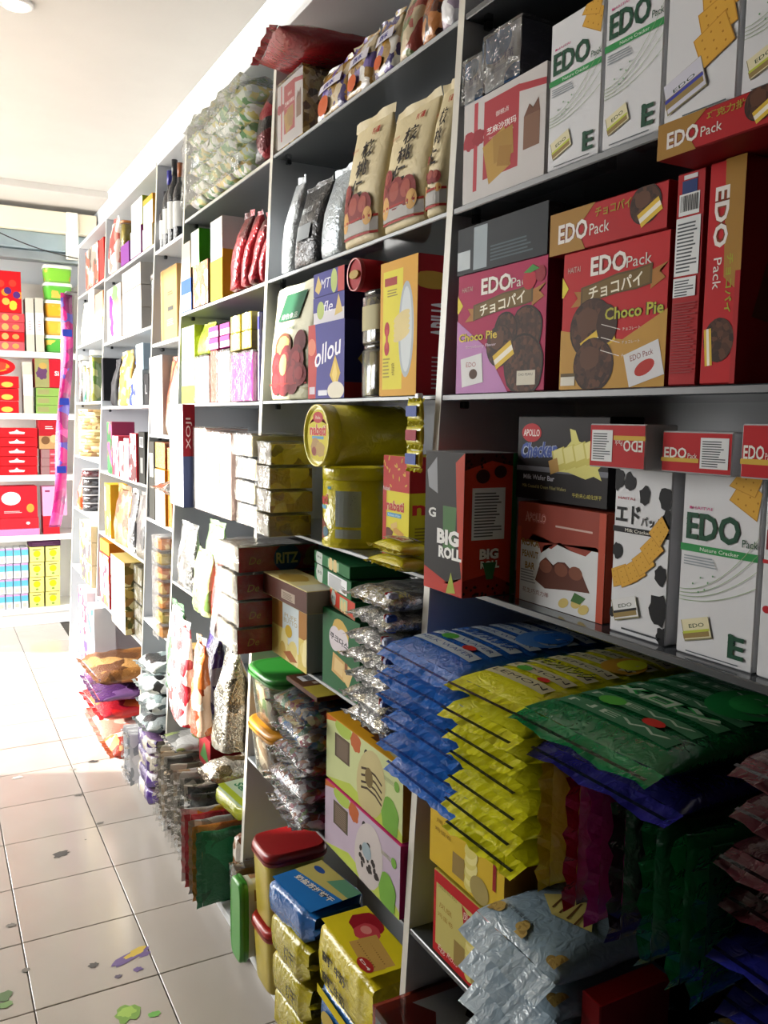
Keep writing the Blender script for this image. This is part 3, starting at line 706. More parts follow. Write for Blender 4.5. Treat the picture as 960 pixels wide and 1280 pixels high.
for (pl, pr, pt, off, fl, lb) in ((736, 808, 530, -.032, True, 'small red carton lying upside down on the cow-spot cracker carton'), (826, 917, 540, -.02, False, 'small red carton with white sticker on the green-lettered cracker carton'), (925, 1010, 530, -.025, False, 'small red carton cut by the right edge above the middle shelf crackers')):
    ff = fit(pl, pr, pt, zt+.001, off)
    carton('cracker_box', lb, 'box', ff, .05 if fl else .1, 'ac141a', 'b4b4b8', art=art_redlid(fl), group=GRD)

# ================================================================== near bay, lower shelves: wafer bags
Z4, Z5 = LV[4], LV[5]
def wafer_print(word, base, ink, ex, cookie, jp=None):
    def fn(a):
        for i in range(7): a.rect(.05, .06+.12*i, .95, .06+.12*i+.075, base, 6, 2); a.text(word, .5, .1+.12*i, .03, ink, fitw=.8)
        a.ell(.72, .62, .22, .3, cookie, n=18, rot=.3); a.ell(.74, .66, .14, .2, ex, n=16, rot=.3)
        if jp: a.text(jp, .45, .36, .1, ink, fitw=.85, bold=.03, out=ex)
        a.ell(.3, .2, .1, .07, '4f9a3a', n=12); a.ell(.7, .16, .08, .05, 'b02a20', n=12)
    return fn
def wafer_stack(name, word, y0, y1, n, z0, cols, x0=.6, L=.33, T=.0375, art=None, seed=0, labels=None, group=None, slip=.012, kind='gloss', skew=0):
    w = y1 - y0
    for i in range(n):
        k = n - 1 - i
        dx = random.Random(seed*31+i).uniform(-slip, slip); dy = random.Random(seed*17+i).uniform(-.003, .003)
        t = thing(name, labels(k), 'wafer pack', (x0+dx, (y0+y1)/2+dy, z0+i*T), random.Random(seed+i*3).uniform(-.03, .03)+skew, group)
        body = pillow(t, L, w*.97, T*.95, MT(cols[0], kind), MT(cols[1], kind), seal=.026, seed=seed*7+i, amp=.0016 if k == 0 else .003, freq=24, nu=16, na=22, p=5, sag=.006+.012*random.Random(seed*5+i).random(), wave=(.003, 1.1))
        nb = max(3, int(L/.05))
        if k == 0 and art: pillow_art(body, L, w*.97, T*.95, art, p=5, lift=.0016)
        # flat dark stripe across the front seal
        sv = []
        for q in range(9):
            y = -w*.49 + w*.98*q/8; sv += [(-.023, y, T*.5-.005+.0015), (-.0185, y, T*.5-.004+.0015)]
        mk('seal_stripe', sv, [[2*q, 2*q+1, 2*q+3, 2*q+2] for q in range(8)], MT(cols[2], kind), body)
BLU, YEL, GRN = '1d57a6', 'c6c41e', '0d5a30'
wafer_stack('wafer_pack', 'milk', .934, 1.137, 6, Z4, (BLU, '2163b8', '163a80'), x0=.635, L=.31, art=wafer_print('MILK WAFER', 'a9b2b8', '24407c', '2a6cc0', '4a7ab8', 'ミルクパック'), seed=3,
            labels=lambda k: 'blue wafer bag, %s of the stack beside the yellow wafer bags' % ORD[k], group='blue wafer bags')
wafer_stack('wafer_pack', 'lemon', .778, .927, 7, Z4, (YEL, 'cfcc1c', '20261c'), x0=.622, L=.32, T=.0325, art=wafer_print('LEMON', 'b2ad8a', '1d1d16', 'c9d02a', 'b98a2a', 'レモンパック'), seed=5,
            labels=lambda k: 'yellow lemon wafer bag, %s of the stack between blue and green bags' % ORD[k], group='yellow lemon wafer bags')
wafer_stack('wafer_pack', 'green', .56, .774, 1, 1.0835, (GRN, '11703c', '06301a'), x0=.618, L=.32, T=.04, art=wafer_print('NEW', '3a6a4a', 'a9b8a4', '2f9a4a', '1a7a3a', 'メロン'), seed=9,
            labels=lambda k: 'green wafer bag lying across the bags stood on edge')
wafer_stack('wafer_pack', 'indigo', .555, .765, 1, 1.045, ('1c1a58', '262270', '0c0b2a'), x0=.645, L=.31, T=.036, seed=12, labels=lambda k: 'dark indigo wafer bag directly beneath the green lying one')
def edge_pack(pl, pr, ztop, c, cs, lb, seed, x=.632, L=.28, droop=0):
    zm = .97; y0, y1 = ycol(pr, x, zm), ycol(pl, x, zm); T = y1 - y0; W = ztop - Z4
    t = thing('wafer_pack', lb, 'wafer pack', (x, y0, Z4+.0005), group='wafer bags stood on edge')
    t.rotation_euler = (-math.pi/2, 0, 0); t.location.z = Z4 + W/2*1.05 + .001; t.location.y = y0
    pillow(t, L, W*.95, T*.96, MT(c, 'gloss'), MT(cs, 'gloss'), seal=.02, seed=seed, amp=.0022, freq=40, nu=14, na=22, p=5)
    t.rotation_euler = (math.pi/2, 0, 0); t.location.y = y1
    return t
for i, (pl, pr, c, cs, lb) in enumerate([(676, 704, 'bdbb20', 'c9c61e', 'yellow wafer bag stood on edge beside the yellow stack'), (706, 741, '5a1418', '7a1c20', 'dark red wafer bag stood on edge'), (742, 760, '9a1c6a', 'b82480', 'magenta wafer bag stood on edge'),
        (762, 798, '2a0f1c', '3a1626', 'dark plum wafer bag stood on edge'), (800, 836, '0d4a2a', '11653a', 'green wafer bag stood on edge next to the plum one'), (838, 872, '0f5a32', '137040', 'green wafer bag stood on edge, middle one of three'), (874, 892, '0d4a2a', '11653a', 'green wafer bag stood on edge next to the brown stack')]):
    edge_pack(pl, pr, 1.043, c, cs, lb, 20+i)
wafer_stack('wafer_pack', 'brown', .32, .503, 4, Z4+.10, ('35171c', '4a2026', '1c0c10'), x0=.655, L=.3, T=.042, seed=31, labels=lambda k: 'dark brown wafer bag, %s of the pile at the right edge' % ORD[k], group='dark brown wafer bags',
            art=lambda a: (a.ell(.5, .25, .3, .12, 'c9a83a'), a.text('麦巧', .5, .25, .06, 'b02020', fitw=.3, bold=.02)))
wafer_stack('wafer_pack', 'navy', .32, .503, 2, Z4, ('1d1f6a', '23267e', '0c0d30'), x0=.65, L=.3, T=.049, seed=37, labels=lambda k: 'navy wafer bag under the dark brown pile, %s of two' % ('upper', 'lower')[k], group='navy wafer bags under the brown ones')
# shelf below: yellow roll cartons, silver bags, odd cartons
def art_rolls(frame):
    def fn(a):
        y = 'c4b62a' if frame == 'y' else 'b3a860'
        if frame == 'r': a.rect(.05, .12, .97, .86, y); a.text('Egg Rolls', .25, .1, .09, 'd8b0a8', fitw=.3, shear=.3)
        a.text('CHICKEN EGG ROLL', .22, .84, .035, '6a6a20', fitw=.3); a.text('凤凰', .2, .62, .06, '8a6a20', fitw=.2); a.text('鸡蛋卷', .2, .50, .06, '8a6a20', fitw=.24)
        a.poly([(.44, .86), (.52, .80), (.60, .82), (.66, .76), (.68, .60), (.60, .58), (.55, .68), (.47, .66)], '9a2026'); a.text('凤', .5, .75, .09, 'd8d0c0', fitw=.07); a.text('凰', .62, .68, .09, 'd8d0c0', fitw=.07)
        a.rect(.34, .1, .5, .38, '8a7440')
        for i in range(7): a.ell(.58+.012*(i % 2), .14+.07*i, .085, .06, ('c9bd6a', 'd6cc86')[i % 2], n=14, rot=.5)
        a.ell(.70, .16, .12, .1, '9a8a52'); a.rect(.86, .3, .9, .8, '8a2020')
    return fn
fy1 = fit(541, 628, 1150, Z5, .006); fy1 = fy1[:4] + (.708,)
carton('egg_roll_box', 'yellow egg roll carton with a red frame, under the all-yellow one', 'box', fy1, .12, 'a81a1e', '9a8a2a', art=art_rolls('r'))
fy2 = fit(537, 632, 1040, .709, .004); fy2 = fy2[:4] + (.838,)
carton('egg_roll_box', 'yellow and orange egg roll carton resting on the red-framed one', 'box', fy2, .12, 'c0a028', '8a5a1a', art=art_rolls('y'))
def art_silver(a):
    rnd = random.Random(5)
    for u, v in ((.06, .05), (.5, .04), (.93, .05), (.1, .9), (.85, .92)):
        for k in range(4): a.ell(u+rnd.uniform(-.05, .05), v+rnd.uniform(-.03, .04), .07, .05, ('8a7038', 'a58a4a')[k % 2], n=12, rot=rnd.random()*3)
    a.poly([(.2, .42), (.5, .30), (.86, .42), (.6, .62), (.35, .62)], 'b3a45c')
    for i in range(4): a.line([(.3+.1*i, .58), (.42+.1*i, .36)], .02, '5a3c1c')
    a.text('黑芝麻 威化饼', .32, .12, .03, '2a3038', fitw=.34)
for k in range(4):
    i = 3 - k
    t = thing('wafer_bag', 'silver-blue sesame wafer bag, %s of the pile before the egg roll cartons' % ORD[i], 'wafer pack', (.672 - .004*k, .848-.002*k, Z5+.054*k), .03-.015*k, 'silver-blue sesame wafer bags')
    bdy = pillow(t, .2, .168, .048, mat('7d909c', 'gloss'), mat('8a9ca8', 'gloss'), seal=.03, seed=50+k, wave=(.003, .7), zig=False, amp=.0022, freq=20, nu=14, na=20, p=3.2, sag=.02)
    pillow_art(bdy, .2, .168, .048, art_silver, p=3.2, lift=.0025)
claim(.66, .9, .757, .948, Z5, .79)
carton('biscuit_box', 'plain red carton standing on the shelf beside the silver-blue bags', 'box', fitH(712, 748, .165, Z5, -.004), .12, '8a1218', '70101a', top='a8161c', art=lambda a: a.ell(.5, .4, .2, .7, 'b09a4a'))
carton('biscuit_box', 'dark brown carton behind the silver-blue bags', 'box', (.91, .75, .92, Z5, .80), .1, '2a1614', '2a1614', nofit=True)
for k in range(3):
    t = thing('wafer_bag', 'silver-blue wafer bag lying right of the plain red carton, %s of three' % ('lowest', 'middle', 'highest')[k], 'wafer pack', (.665, .60-.004*k, Z5+.052*k), .08-.05*k, 'silver-blue bags right of the red carton')
    bdy = pillow(t, .2, .155, .047, mat('7d909c', 'gloss'), mat('8a9ca8', 'gloss'), seal=.022, seed=60+k, wave=(.003, .7), zig=False, amp=.003, freq=20, p=3.2, sag=.02); pillow_art(bdy, .2, .155, .047, art_silver, p=3.2, lift=.003)
for k in range(4):
    t = thing('wafer_bag', 'glossy royal blue bag low at the right edge, %s of its pile' % ORD[3-k], 'wafer pack', (.67, .405, Z5+.06*k), .1-.06*k, 'royal blue bags at the right edge')
    pillow(t, .2, .16, .054, mat('1c2a86', 'gloss'), mat('22339a', 'gloss'), seal=.02, seed=70+k, amp=.007, freq=22, p=3)
def art_apollo_top(a):
    a.rect(0, 0, 1, 1, 'b9bcc0'); a.poly([(0, 0), (1, 0), (1, .25), (.75, .35), (.5, .25), (.3, .34), (0, .2)], '7a241a'); a.rect(0, 0, .1, 1, '8a2e1e')
    a.poly([(.3, .62), (.45, .50), (.95, .62), (.8, .86)], '4a1c14'); a.ell(.55, .66, .12, .09, '6a2a1e'); a.ell(.75, .72, .12, .09, '6a2a1e'); a.ell(.28, .86, .1, .06, 'b09a4a'); a.ell(.5, .92, .08, .05, 'b09a4a'); a.lines(.5, .14, .9, .18, 1, 'c0a09a')
def art_apollo_front(a): a.rect(0, .86, 1, 1, '8a2e1e'); a.text('APOLLO', .4, .6, .2, '9a2a24', fitw=.5, bold=.02); a.lines(.1, .2, .7, .4, 4, '8a8a90')
carton('peanut_bar_box', 'white and brown peanut bar carton lying low at the bottom of the picture', 'box', (.635, .985, 1.18, .34, .455), .25, 'b4b6ba', '8a3a28', art=art_apollo_front, tart=art_apollo_top, wrap=.001)
carton('peanut_bar_box', 'white and brown peanut bar carton under the one lying at the bottom of the picture', 'box', (.637, .985, 1.18, .0785, .338), .25, 'b4b6ba', '8a3a28', art=art_apollo_front)
# ================================================================== second bay (yellow tins)
Z0 = LV[0]
FILMB = lambda c: busy(c, 55, 'gloss')
BISC = busy(['b08a3e', '8e6a2c', 'c9a85a', '6a4a20', 'd8c08a'], 70, 'gloss')
def art_saq2(a): art_saqima(a)
fs = fit(347, 379, 78, Z0, .0)
t = carton('biscuit_box', 'clear-sided red and white cake box on the top shelf under the red bag', 'box', fs, .13, 'cfcac8', BISC, art=art_saqima, wrap=.001)
zt = fs[4] + .005
t = thing('snack_bag', 'large red and black glossy bag lying on the clear-sided cake box', 'bag', (.95, fs[1]-.01, zt), math.pi*.95)
pillow(t, .25, .21, .05, mat('8e1420', 'gloss'), mat('8e1420', 'gloss'), seal=.02, seed=4, amp=.006, freq=16, p=3)
PUR = ['3d3568', 'b9a98a', '8a6a32', 'd2cfc8', '6a5a9a', 'a87c30']
def fpouch(name, label, pl, pr, pt, zb, m, off=.0, d=.05, seed=1, art=None, group=None, cat='bag', topm=None, botm=None, amp=.004, taper=1.0):
    x, y0, y1, zb, zt = fit(pl, pr, pt, zb, off)
    y0, y1, zt = settle(x, d, y0, y1, zb, zt, .001 + amp*.8, .022 + amp*1.5)
    return pouch(name, label, cat, (x, (y0+y1)/2, zb), abs(y1-y0)-.002, zt-zb, d, m, seed=seed, art=art, group=group, topm=topm, botm=botm, amp=amp, taper=taper)
def tipart(a):
    a.rect(.1, .55, .9, .75, 'c8c4cc', 4, 2); a.text('酥', .5, .65, .12, '3a3478', fitw=.4, bold=.02); a.ell(.4, .2, .2, .15, 'b8562a')
GB = 'clear biscuit bags on the top shelf'
for i, (pl, pr, pt, lb) in enumerate([(391, 428, 62, 'clear biscuit bag with purple print, next to the clear-sided cake box'), (429, 461, 30, 'clear biscuit bag with purple print, second from the cake box'), (463, 492, 2, 'clear biscuit bag with purple print, middle of the top shelf')]):
    fpouch('biscuit_bag', lb, pl, pr, pt, Z0, busy(PUR, 45), seed=i+2, art=tipart, group=GB, d=.05, amp=.005)
for i, (pl, pr, pt, lb, c) in enumerate([(494, 522, -50, 'tall clear biscuit bag with green and red print beside the brown one', ['5a6a3a', 'b9a98a', '8a3a32', 'd2cfc8']), (523, 548, -70, 'tall brown nut bag at the right of the top shelf', ['5a2c18', '8a4a20', 'b0703a', '3a1c12']), (549, 571, -80, 'white and silver bag against the widest divider on the top shelf', ['d2d2d6', 'b4b4bc', '9a8aa0', 'e4e4e8'])]):
    fpouch('nut_bag' if i == 1 else 'biscuit_bag', lb, pl, pr, pt, Z0, busy(c, 40), seed=i+12, d=.08, amp=.006)
# kraft walnut bags
def art_walnut(a):
    for i, ch in enumerate('核桃仁'): a.text(ch, .60-.06*i, .76-.16*i, .15, '221c18', fitw=.32, bold=.025)
    a.text('新疆', .72, .9, .06, 'a02a22', fitw=.2, bold=.02); a.text('纸皮核桃', .2, .80, .028, 'a02a22', fitw=.2)
    for u, v, r in ((.2, .42, .13), (.14, .30, .12), (.45, .27, .2), (.72, .26, .18)): a.ell(u, v, r, r, '7a2a28', n=14); a.ell(u-.03, v+.02, r*.6, r*.6, '9a4a3e', n=12)
    a.ell(.2, .17, .11, .14, 'c79a5a', n=14); a.ell(.82, .17, .1, .12, 'c79a5a', n=14)
    a.rect(0, .045, 1, .15, 'a9a6a2', 8, 1); a.rect(0, .155, 1, .175, '9a2a24', 8, 1); a.rect(0, .02, 1, .04, '9a2a24', 8, 1)
KR = 'c8b98e'; GK = 'cream walnut bags'
for i, (pl, pr, pt, lb) in enumerate([(427, 473, 122, 'cream walnut bag, farthest of the three in the row'), (475, 531, 102, 'cream walnut bag, middle of the three'), (532, 569, 78, 'cream walnut bag against the widest divider')]):
    x, y0, y1, zb, zt = fit(pl, pr, pt, Z1, .0); y0, y1, zt = settle(x, .075, y0, y1, zb, zt, .004)
    pouch('walnut_bag', lb, 'bag', (x-.004, (y0+y1)/2, zb), (y1-y0)-.002, min(zt, Z0-.015)-zb, .075, KR, seed=i+1, art=art_walnut, group=GK, amp=.0025)
for i, (pl, pr, pt, c, lb) in enumerate([(349, 361, 214, 'c4ccd2', 'slim silver-white bag turned edge-on next to the black pouch'), (362, 394, 214, '26282c', 'black coffee pouch between the silver bags'), (396, 424, 194, 'aeb9c0', 'silver-blue pouch beside the cream walnut bags')]):
    fpouch('coffee_pouch', lb, pl, pr, pt, Z1, mat(c, 'foil'), seed=i+5, d=.09, amp=.003, art=(lambda a: (a.rect(.3, .3, .8, .5, '9aa0a4', 4, 2), a.text('BEI', .5, .7, .07, 'aab0b4', fitw=.4))) if i == 1 else None)
# middle shelf with milk cakes and the yellow carton
def art_nutpouch(a):
    a.poly([(.2, .73), (.75, .73), (.85, .99), (.3, .99)], '1f5a3e'); a.text('绿色食品', .5, .77, .055, 'c9d4c4', fitw=.42); a.text('核桃', .55, .65, .03, '3a6a4a', fitw=.3)
    a.ell(.45, .47, .22, .15, '6a3a20'); a.ell(.45, .485, .17, .1, 'c09858', wob=.2); a.ell(.85, .5, .12, .12, '5a1c20')
    for u, v, r in ((.3, .3, .14), (.55, .32, .18), (.8, .33, .16), (.5, .18, .2), (.72, .18, .18), (.3, .14, .14), (.88, .2, .12)): a.ell(u, v, r, r, '6e1c22', n=14); a.ell(u, v+.01, r*.6, r*.55, '8a2c30', n=10)
    a.ell(.5, .3, .1, .11, 'c8a468', n=12); a.rect(0, .11, 1, .125, 'a02a24', 6, 1)
fpouch('walnut_pouch', 'cream pouch with a green label and red walnuts', 332, 382, 344, Z2, 'bdbb9c', off=-.006, d=.065, seed=8, art=art_nutpouch, botm='a8a076', amp=.002)
def art_milk(a):
    a.rect(0, 0, 1, 1, '3b3a86'); a.poly([(0, 0), (.22, 0), (.26, .5), (.2, 1), (0, 1)], 'b03a38'); a.ell(.1, .7, .12, .1, 'd07a60'); a.rect(.04, .06, .2, .16, 'c8c0c8')
    a.text('ollou', .55, .62, .26, 'e4e4ec', fitw=.72, bold=.01, shear=.3, rot=.2)
    a.poly([(.62, .30), (.76, .56), (.9, .32), (.78, .12)], 'c9a946'); a.poly([(.68, .30), (.76, .48), (.82, .32), (.76, .16)], 'd9c06a'); a.ell(.78, .1, .22, .1, 'd6d0c0'); a.rect(.3, .04, .55, .11, 'd0d0da')
def art_milk2(a):
    a.rect(0, 0, 1, 1, '3b3a86'); a.rect(.8, 0, 1, 1, 'b03a38'); a.text('MT', .4, .5, .4, 'd8d8e4', fitw=.3, shear=.3); a.poly([(.05, .3), (.16, .9), (.28, .4), (.18, .1)], 'c9b06a'); a.ell(.68, .5, .1, .16, 'a9b86a')
fb1 = fit(379, 431, 397, Z2, .0)
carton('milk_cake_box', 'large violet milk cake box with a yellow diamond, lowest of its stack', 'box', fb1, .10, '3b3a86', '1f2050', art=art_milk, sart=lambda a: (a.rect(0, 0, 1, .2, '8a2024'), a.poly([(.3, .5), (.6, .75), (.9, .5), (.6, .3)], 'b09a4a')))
fb2 = fit(386, 431, 362, fb1[4]+.0005, .004)
carton('milk_cake_box', 'small violet and white milk cake box, middle of the stack', 'box', fb2, .09, 'c9c6cc', '1f2050', art=lambda a: (a.rect(0, .45, 1, 1, '3b3a86'), a.poly([(.7, .2), (.82, .95), (.95, .3)], 'c9b06a'), a.text('fle', .5, .6, .4, 'e0e0ea', fitw=.3, shear=.3), a.ell(.25, .5, .12, .12, 'a9b86a')))
fb3 = fit(384, 431, 330, fb2[4]+.0005, .002)
carton('milk_cake_box', 'small violet milk cake box at the top of the stack, under the red canister', 'box', fb3, .09, '3b3a86', '1f2050', art=art_milk2)
def jar(name, label, cat, loc, r, h, content, cap='b9bcbc', group=None, ex=4):
    t = thing(name, label, cat, loc, group=group)
    loft('contents', [(.004, r*.88, r*.88, ex), (h*.86, r*.88, r*.88, ex)], MT(content, 'gloss'), t, 20)
    loft('jar_wall', [(0, r*.96, r*.96, ex), (.004, r, r, ex), (h*.88, r, r, ex), (h*.91, r*.94, r*.94, 3)], mat('dfe4e0', 'clear'), t, 20)
    loft('cap', [(h*.9, r*.98, r*.98, 3), (h*.99, r*.98, r*.98, 3), (h, r*.94, r*.94, 3)], MT(cap, 'plastic'), t, 20)
    return t
STK = busy(['6a6426', '8a8236', '4a4418', 'a89a48'], 60, 'gloss', (1, 1, .12))
x, y0, y1, zb, zt = fit(447, 473, 428, Z2, .0); r = (y1-y0)/2
jar('biscuit_jar', 'clear jar of olive-green biscuit sticks, lower of two', 'jar', (x+r, (y0+y1)/2, zb), r, zt-zb, STK, mat('aeb2b0', 'clear'))
h2 = fit(447, 473, 359, zt, .0)[4] - zt
t = jar('biscuit_jar', 'clear jar with a cream label stacked on the jar of biscuit sticks', 'jar', (x+r, (y0+y1)/2, zt+.0005), r, h2-.002, busy(['7a7040', 'a89a5a', '4a3820'], 60), mat('c0c4c2', 'clear'))
loft('label_band', [(h2*.25, r*1.01, r*1.01, 4), (h2*.7, r*1.01, r*1.01, 4)], mat('a8a078', 'card'), t, 20, (False, False))
def art_lemonroll(a):
    a.rect(0, 0, 1, 1, 'd09a2a'); a.rect(.08, .05, .62, .93, 'd8cc34'); a.rect(.12, .82, .46, .88, '9a2a24'); a.lines(.2, .74, .5, .8, 3, '8a7a30')
    a.ell(.72, .48, .2, .62, 'a9b2b8', n=28); a.ell(.72, .48, .15, .55, 'c9d0d2', n=28)
    for i in range(5): a.ell(.60+.0*i, .44+.035*i, .22, .06, 'd6c488', rot=.25)
    a.ell(.2, .50, .07, .1, 'a8202c'); a.ell(.2, .36, .07, .1, 'a8202c'); a.rect(.17, .36, .23, .5, 'b83a3a'); a.text('鸡蛋卷', .38, .2, .1, '8a7a20', fitw=.08, rot=0); a.lines(.1, .14, .3, .3, 6, '9a8a30')
def art_lemonside(a):
    a.rect(0, 0, 1, 1, '8e1820'); a.ell(.2, .82, .3, .1, 'b08a3a'); a.ell(.9, .74, .25, .1, 'a8924a')
    a.text('ABIHA', .35, .55, .34, 'd8d4d8', fitw=.26, bold=.03, rot=math.pi/2); a.text('WEI?', .5, .36, .2, '8a9a3a', fitw=.12, rot=math.pi/2); a.lines(.2, .05, .7, .3, 8, 'b0a0a4', 3, .3)
fyl = fit(475, 522, 315, Z2, .0)
carton('egg_roll_box', 'tall yellow carton with a silver plate picture and a dark red side', 'box', fyl, .15, 'd09a2a', '8e1820', art=art_lemonroll, sart=art_lemonside, top='d0a84a')
# red canister lying on the stack
zc = zt + h2 + .002
yc = ycol(447, XF(Z2), zc+.03)
t = thing('biscuit_canister', 'red round canister lying on its side above the milk cake boxes', 'canister', (XF(Z2)-.004, yc, zc+.031), rot=(0, math.pi/2, 0))
loft('body', [(0, .031, .031, 2), (.15, .031, .031, 2)], mat('9a1a20', 'card'), t, 28); loft('rim', [(-.003, .029, .029, 2), (-.004, .0316, .0316, 2), (.005, .0316, .0316, 2)], mat('b0242a', 'plastic'), t, 28, (False, False))
loft('end_print', [(-.005, .008, .020, 2), (-.0005, .0085, .0205, 2)], mat('b0924a', 'ink'), t, 16, (True, True)); loft('side_print', [(.05, .0313, .0313, 2), (.09, .0313, .0313, 2)], mat('b05a3a', 'card'), t, 28, (False, False))
# --- yellow wafer tins shelf
YT = 'c9bd1e'
def tin(label, loc, r, h, rot, art=None, art_end=None):
    t = thing('wafer_tin', label, 'tin', loc, rot=rot)
    loft('tin_body', [(0, r*.97, r*.97, 2), (.004, r*.985, r*.985, 2), (h*.86, r*.985, r*.985, 2)], mat(YT, 'gloss'), t, 36)
    loft('tin_lid', [(h*.85, r, r, 2), (h*.985, r, r, 2), (h, r*.985, r*.985, 2), (h, r*.93, r*.93, 2), (h-.006, r*.91, r*.91, 2)], mat('d0c426', 'gloss'), t, 36)
    loft('base_rim', [(0, r*.98, r*.98, 2), (.003, r*1.0, r*1.0, 2), (.008, r*.99, r*.99, 2)], mat('d0c426', 'plastic'), t, 36, (False, False))
    if art:
        A = Art(2*math.pi*r*.5, h*.8); art(A)
        A.build('label_print', t, lambda u, v, e: (-(r*.985+.0004+e)*math.cos((u-.5)*math.pi), -(r*.985+.0004+e)*math.sin((u-.5)*math.pi), h*.03+v*h*.8))
    if art_end:
        A = Art(2*r*.9, 2*r*.9); art_end(A); A.build('lid_print', t, lambda u, v, e: ((v-.5)*2*r*.9, (.5-u)*2*r*.9, h-.005+e))
    return t
def art_tin_front(a):
    a.text('nabati', .28, .72, .18, 'b03028', fitw=.34, bold=.035); a.rect(.12, .56, .42, .62, '5a9ab8', 6, 1); a.ell(.2, .3, .13, .13, '9a6a3a', wob=.2); a.ell(.3, .24, .12, .1, '7a3a28', wob=.2); a.ell(.4, .2, .06, .05, '4a6a78')
    a.rect(.56, .30, .82, .86, '9aa4a0', 6, 1); a.lines(.58, .33, .80, .84, 16, '6a706c', 3, .4); a.rect(.56, .12, .82, .26, 'a8b0aa', 6, 1); a.rect(.0, .0, 1, .05, 'b8ae20', 10, 1); a.rect(.45, .88, .5, .92, '4a8a9a')
def art_tin_end(a):
    a.ell(.5, .5, .46, .46, 'c0b21c', n=36); a.poly([(.12, .70), (.5, .92), (.88, .70), (.78, .78), (.5, .86), (.22, .78)], 'a82020'); a.ell(.5, .82, .22, .1, 'a82020'); a.text('Roka', .5, .82, .06, 'd8c8b0', fitw=.2)
    a.text('nabati', .5, .60, .2, 'b02a26', fitw=.7, bold=.04, out='d8d0b0'); a.rect(.25, .44, .75, .49, '4a8ab0'); a.ell(.4, .3, .2, .16, '9a7a4a', wob=.2); a.ell(.6, .26, .2, .13, 'a88a4a', wob=.2); a.ell(.34, .22, .1, .08, '7a2a24')
rt = .0665
x, y0, y1, zb, zt = fit(370, 449, 590, Z3, -.02); claim(x, x+.13, y0, y1, zb, zt)
tin('yellow wafer tin standing upright below the lying tin', (x+rt, (y0+y1)/2, Z3), rt, zt-zb, (0, 0, math.radians(18)), art_tin_front)
yl = ycol(406, x, zt+rt); claim(x-.02, x+.17, yl-rt, yl+rt, zt, zt+2*rt)
t = tin('yellow wafer tin lying on its side with the lid facing out', (x-.02+.19, yl, zt+rt*.955+.0006), rt*.955, .19, (0, -math.pi/2, 0), None, art_tin_end)
def art_nab(a):
    a.rect(0, 0, 1, 1, 'c9bd1e'); a.rect(0, .66, 1, 1, 'a8201c'); rnd = random.Random(3)
    for i in range(16): a.ell(rnd.random(), .70+.28*rnd.random(), .05, .02, 'c9a03a', rot=rnd.random()*3, n=8)
    a.text('nabati', .48, .52, .1, 'a82422', fitw=.68, bold=.035, out='d8d0a0'); a.rect(.18, .41, .72, .45, '4a8ab0'); a.text('Richeese Wafer', .45, .43, .025, 'd0e0e8', fitw=.46)
    a.slab(.62, .27, .2, .06, 'b88a3e', -.3); a.slab(.45, .33, .12, .05, 'c9a860', .3); a.ell(.25, .24, .16, .12, '5a2a18', wob=.3); a.poly([(.05, .1), (.9, .2), (.9, .1), (.05, .04)], 'c8b080'); a.rect(.0, .0, .14, .66, 'a8201c'); a.text('Nabati', .14, .68, .04, 'd8d0c8', fitw=.26)
def art_nab_side(a): a.rect(0, 0, 1, 1, 'b0a51a'); a.rect(0, .66, 1, 1, '8e1a18'); a.text('na', .3, .5, .1, 'a82422', fitw=.5, bold=.03); a.lines(.1, .1, .9, .35, 8, '7a6a1a')
fn = fit(463, 512, 571, Z3, .03)
carton('wafer_box', 'yellow wafer carton with a red top band beside the tins', 'box', fn, .12, 'c9bd1e', 'b0a51a', top='c0b020', art=art_nab, sart=art_nab_side)
x, y0, y1, _, _ = fit(466, 496, 690, Z3, -.042)
for k in range(2):
    t = thing('wafer_bag', 'small yellow wafer bag lying at the shelf edge below the wafer carton, %s of two' % ('lower', 'upper')[k], 'wafer pack', (x+.005*k, (y0+y1)/2+.006*k, Z3+.0262*k), .05-.08*k, 'small yellow wafer bags at the shelf edge')
    o = pillow(t, .06, .105, .026, mat('c6ba1e', 'gloss'), mat('d0c628', 'gloss'), seal=.012, seed=80+k, amp=.003, p=3)
    pillow_art(o, .06, .105, .026, lambda a: (a.rect(.1, .2, .9, .6, 'c8c4a0', 5, 3), a.text('nabati', .5, .4, .3, 'a82422', fitw=.6, bold=.03), a.rect(.1, .7, .9, .9, '6a5aa0', 4, 2)), p=3, lift=.003)
t = thing('wafer_strip', 'short hanging strip of small yellow wafer sachets on the widest divider', 'wafer pack', (XF(1.4)-.012, 1.238, 1.36))
for k in range(3):
    o = pillow(t, .03, .05, .012, mat('c6ba1e', 'gloss'), mat('d0c628', 'gloss'), seal=.008, seed=90+k, amp=.002, p=3, name='sachet'); o.rotation_euler = (0, -math.pi/2, 0); o.location = (0, 0, .04*k)
    boxobj('sachet_print', (.006, -.018, .013), (.024, .018, .0145), mat('9a2a3a' if k == 1 else '4a5a9a', 'ink'), o)
boxobj('hanger', (-.004, -.006, .108), (.006, .006, .125), mat('c8c8c8', 'plastic'), t)
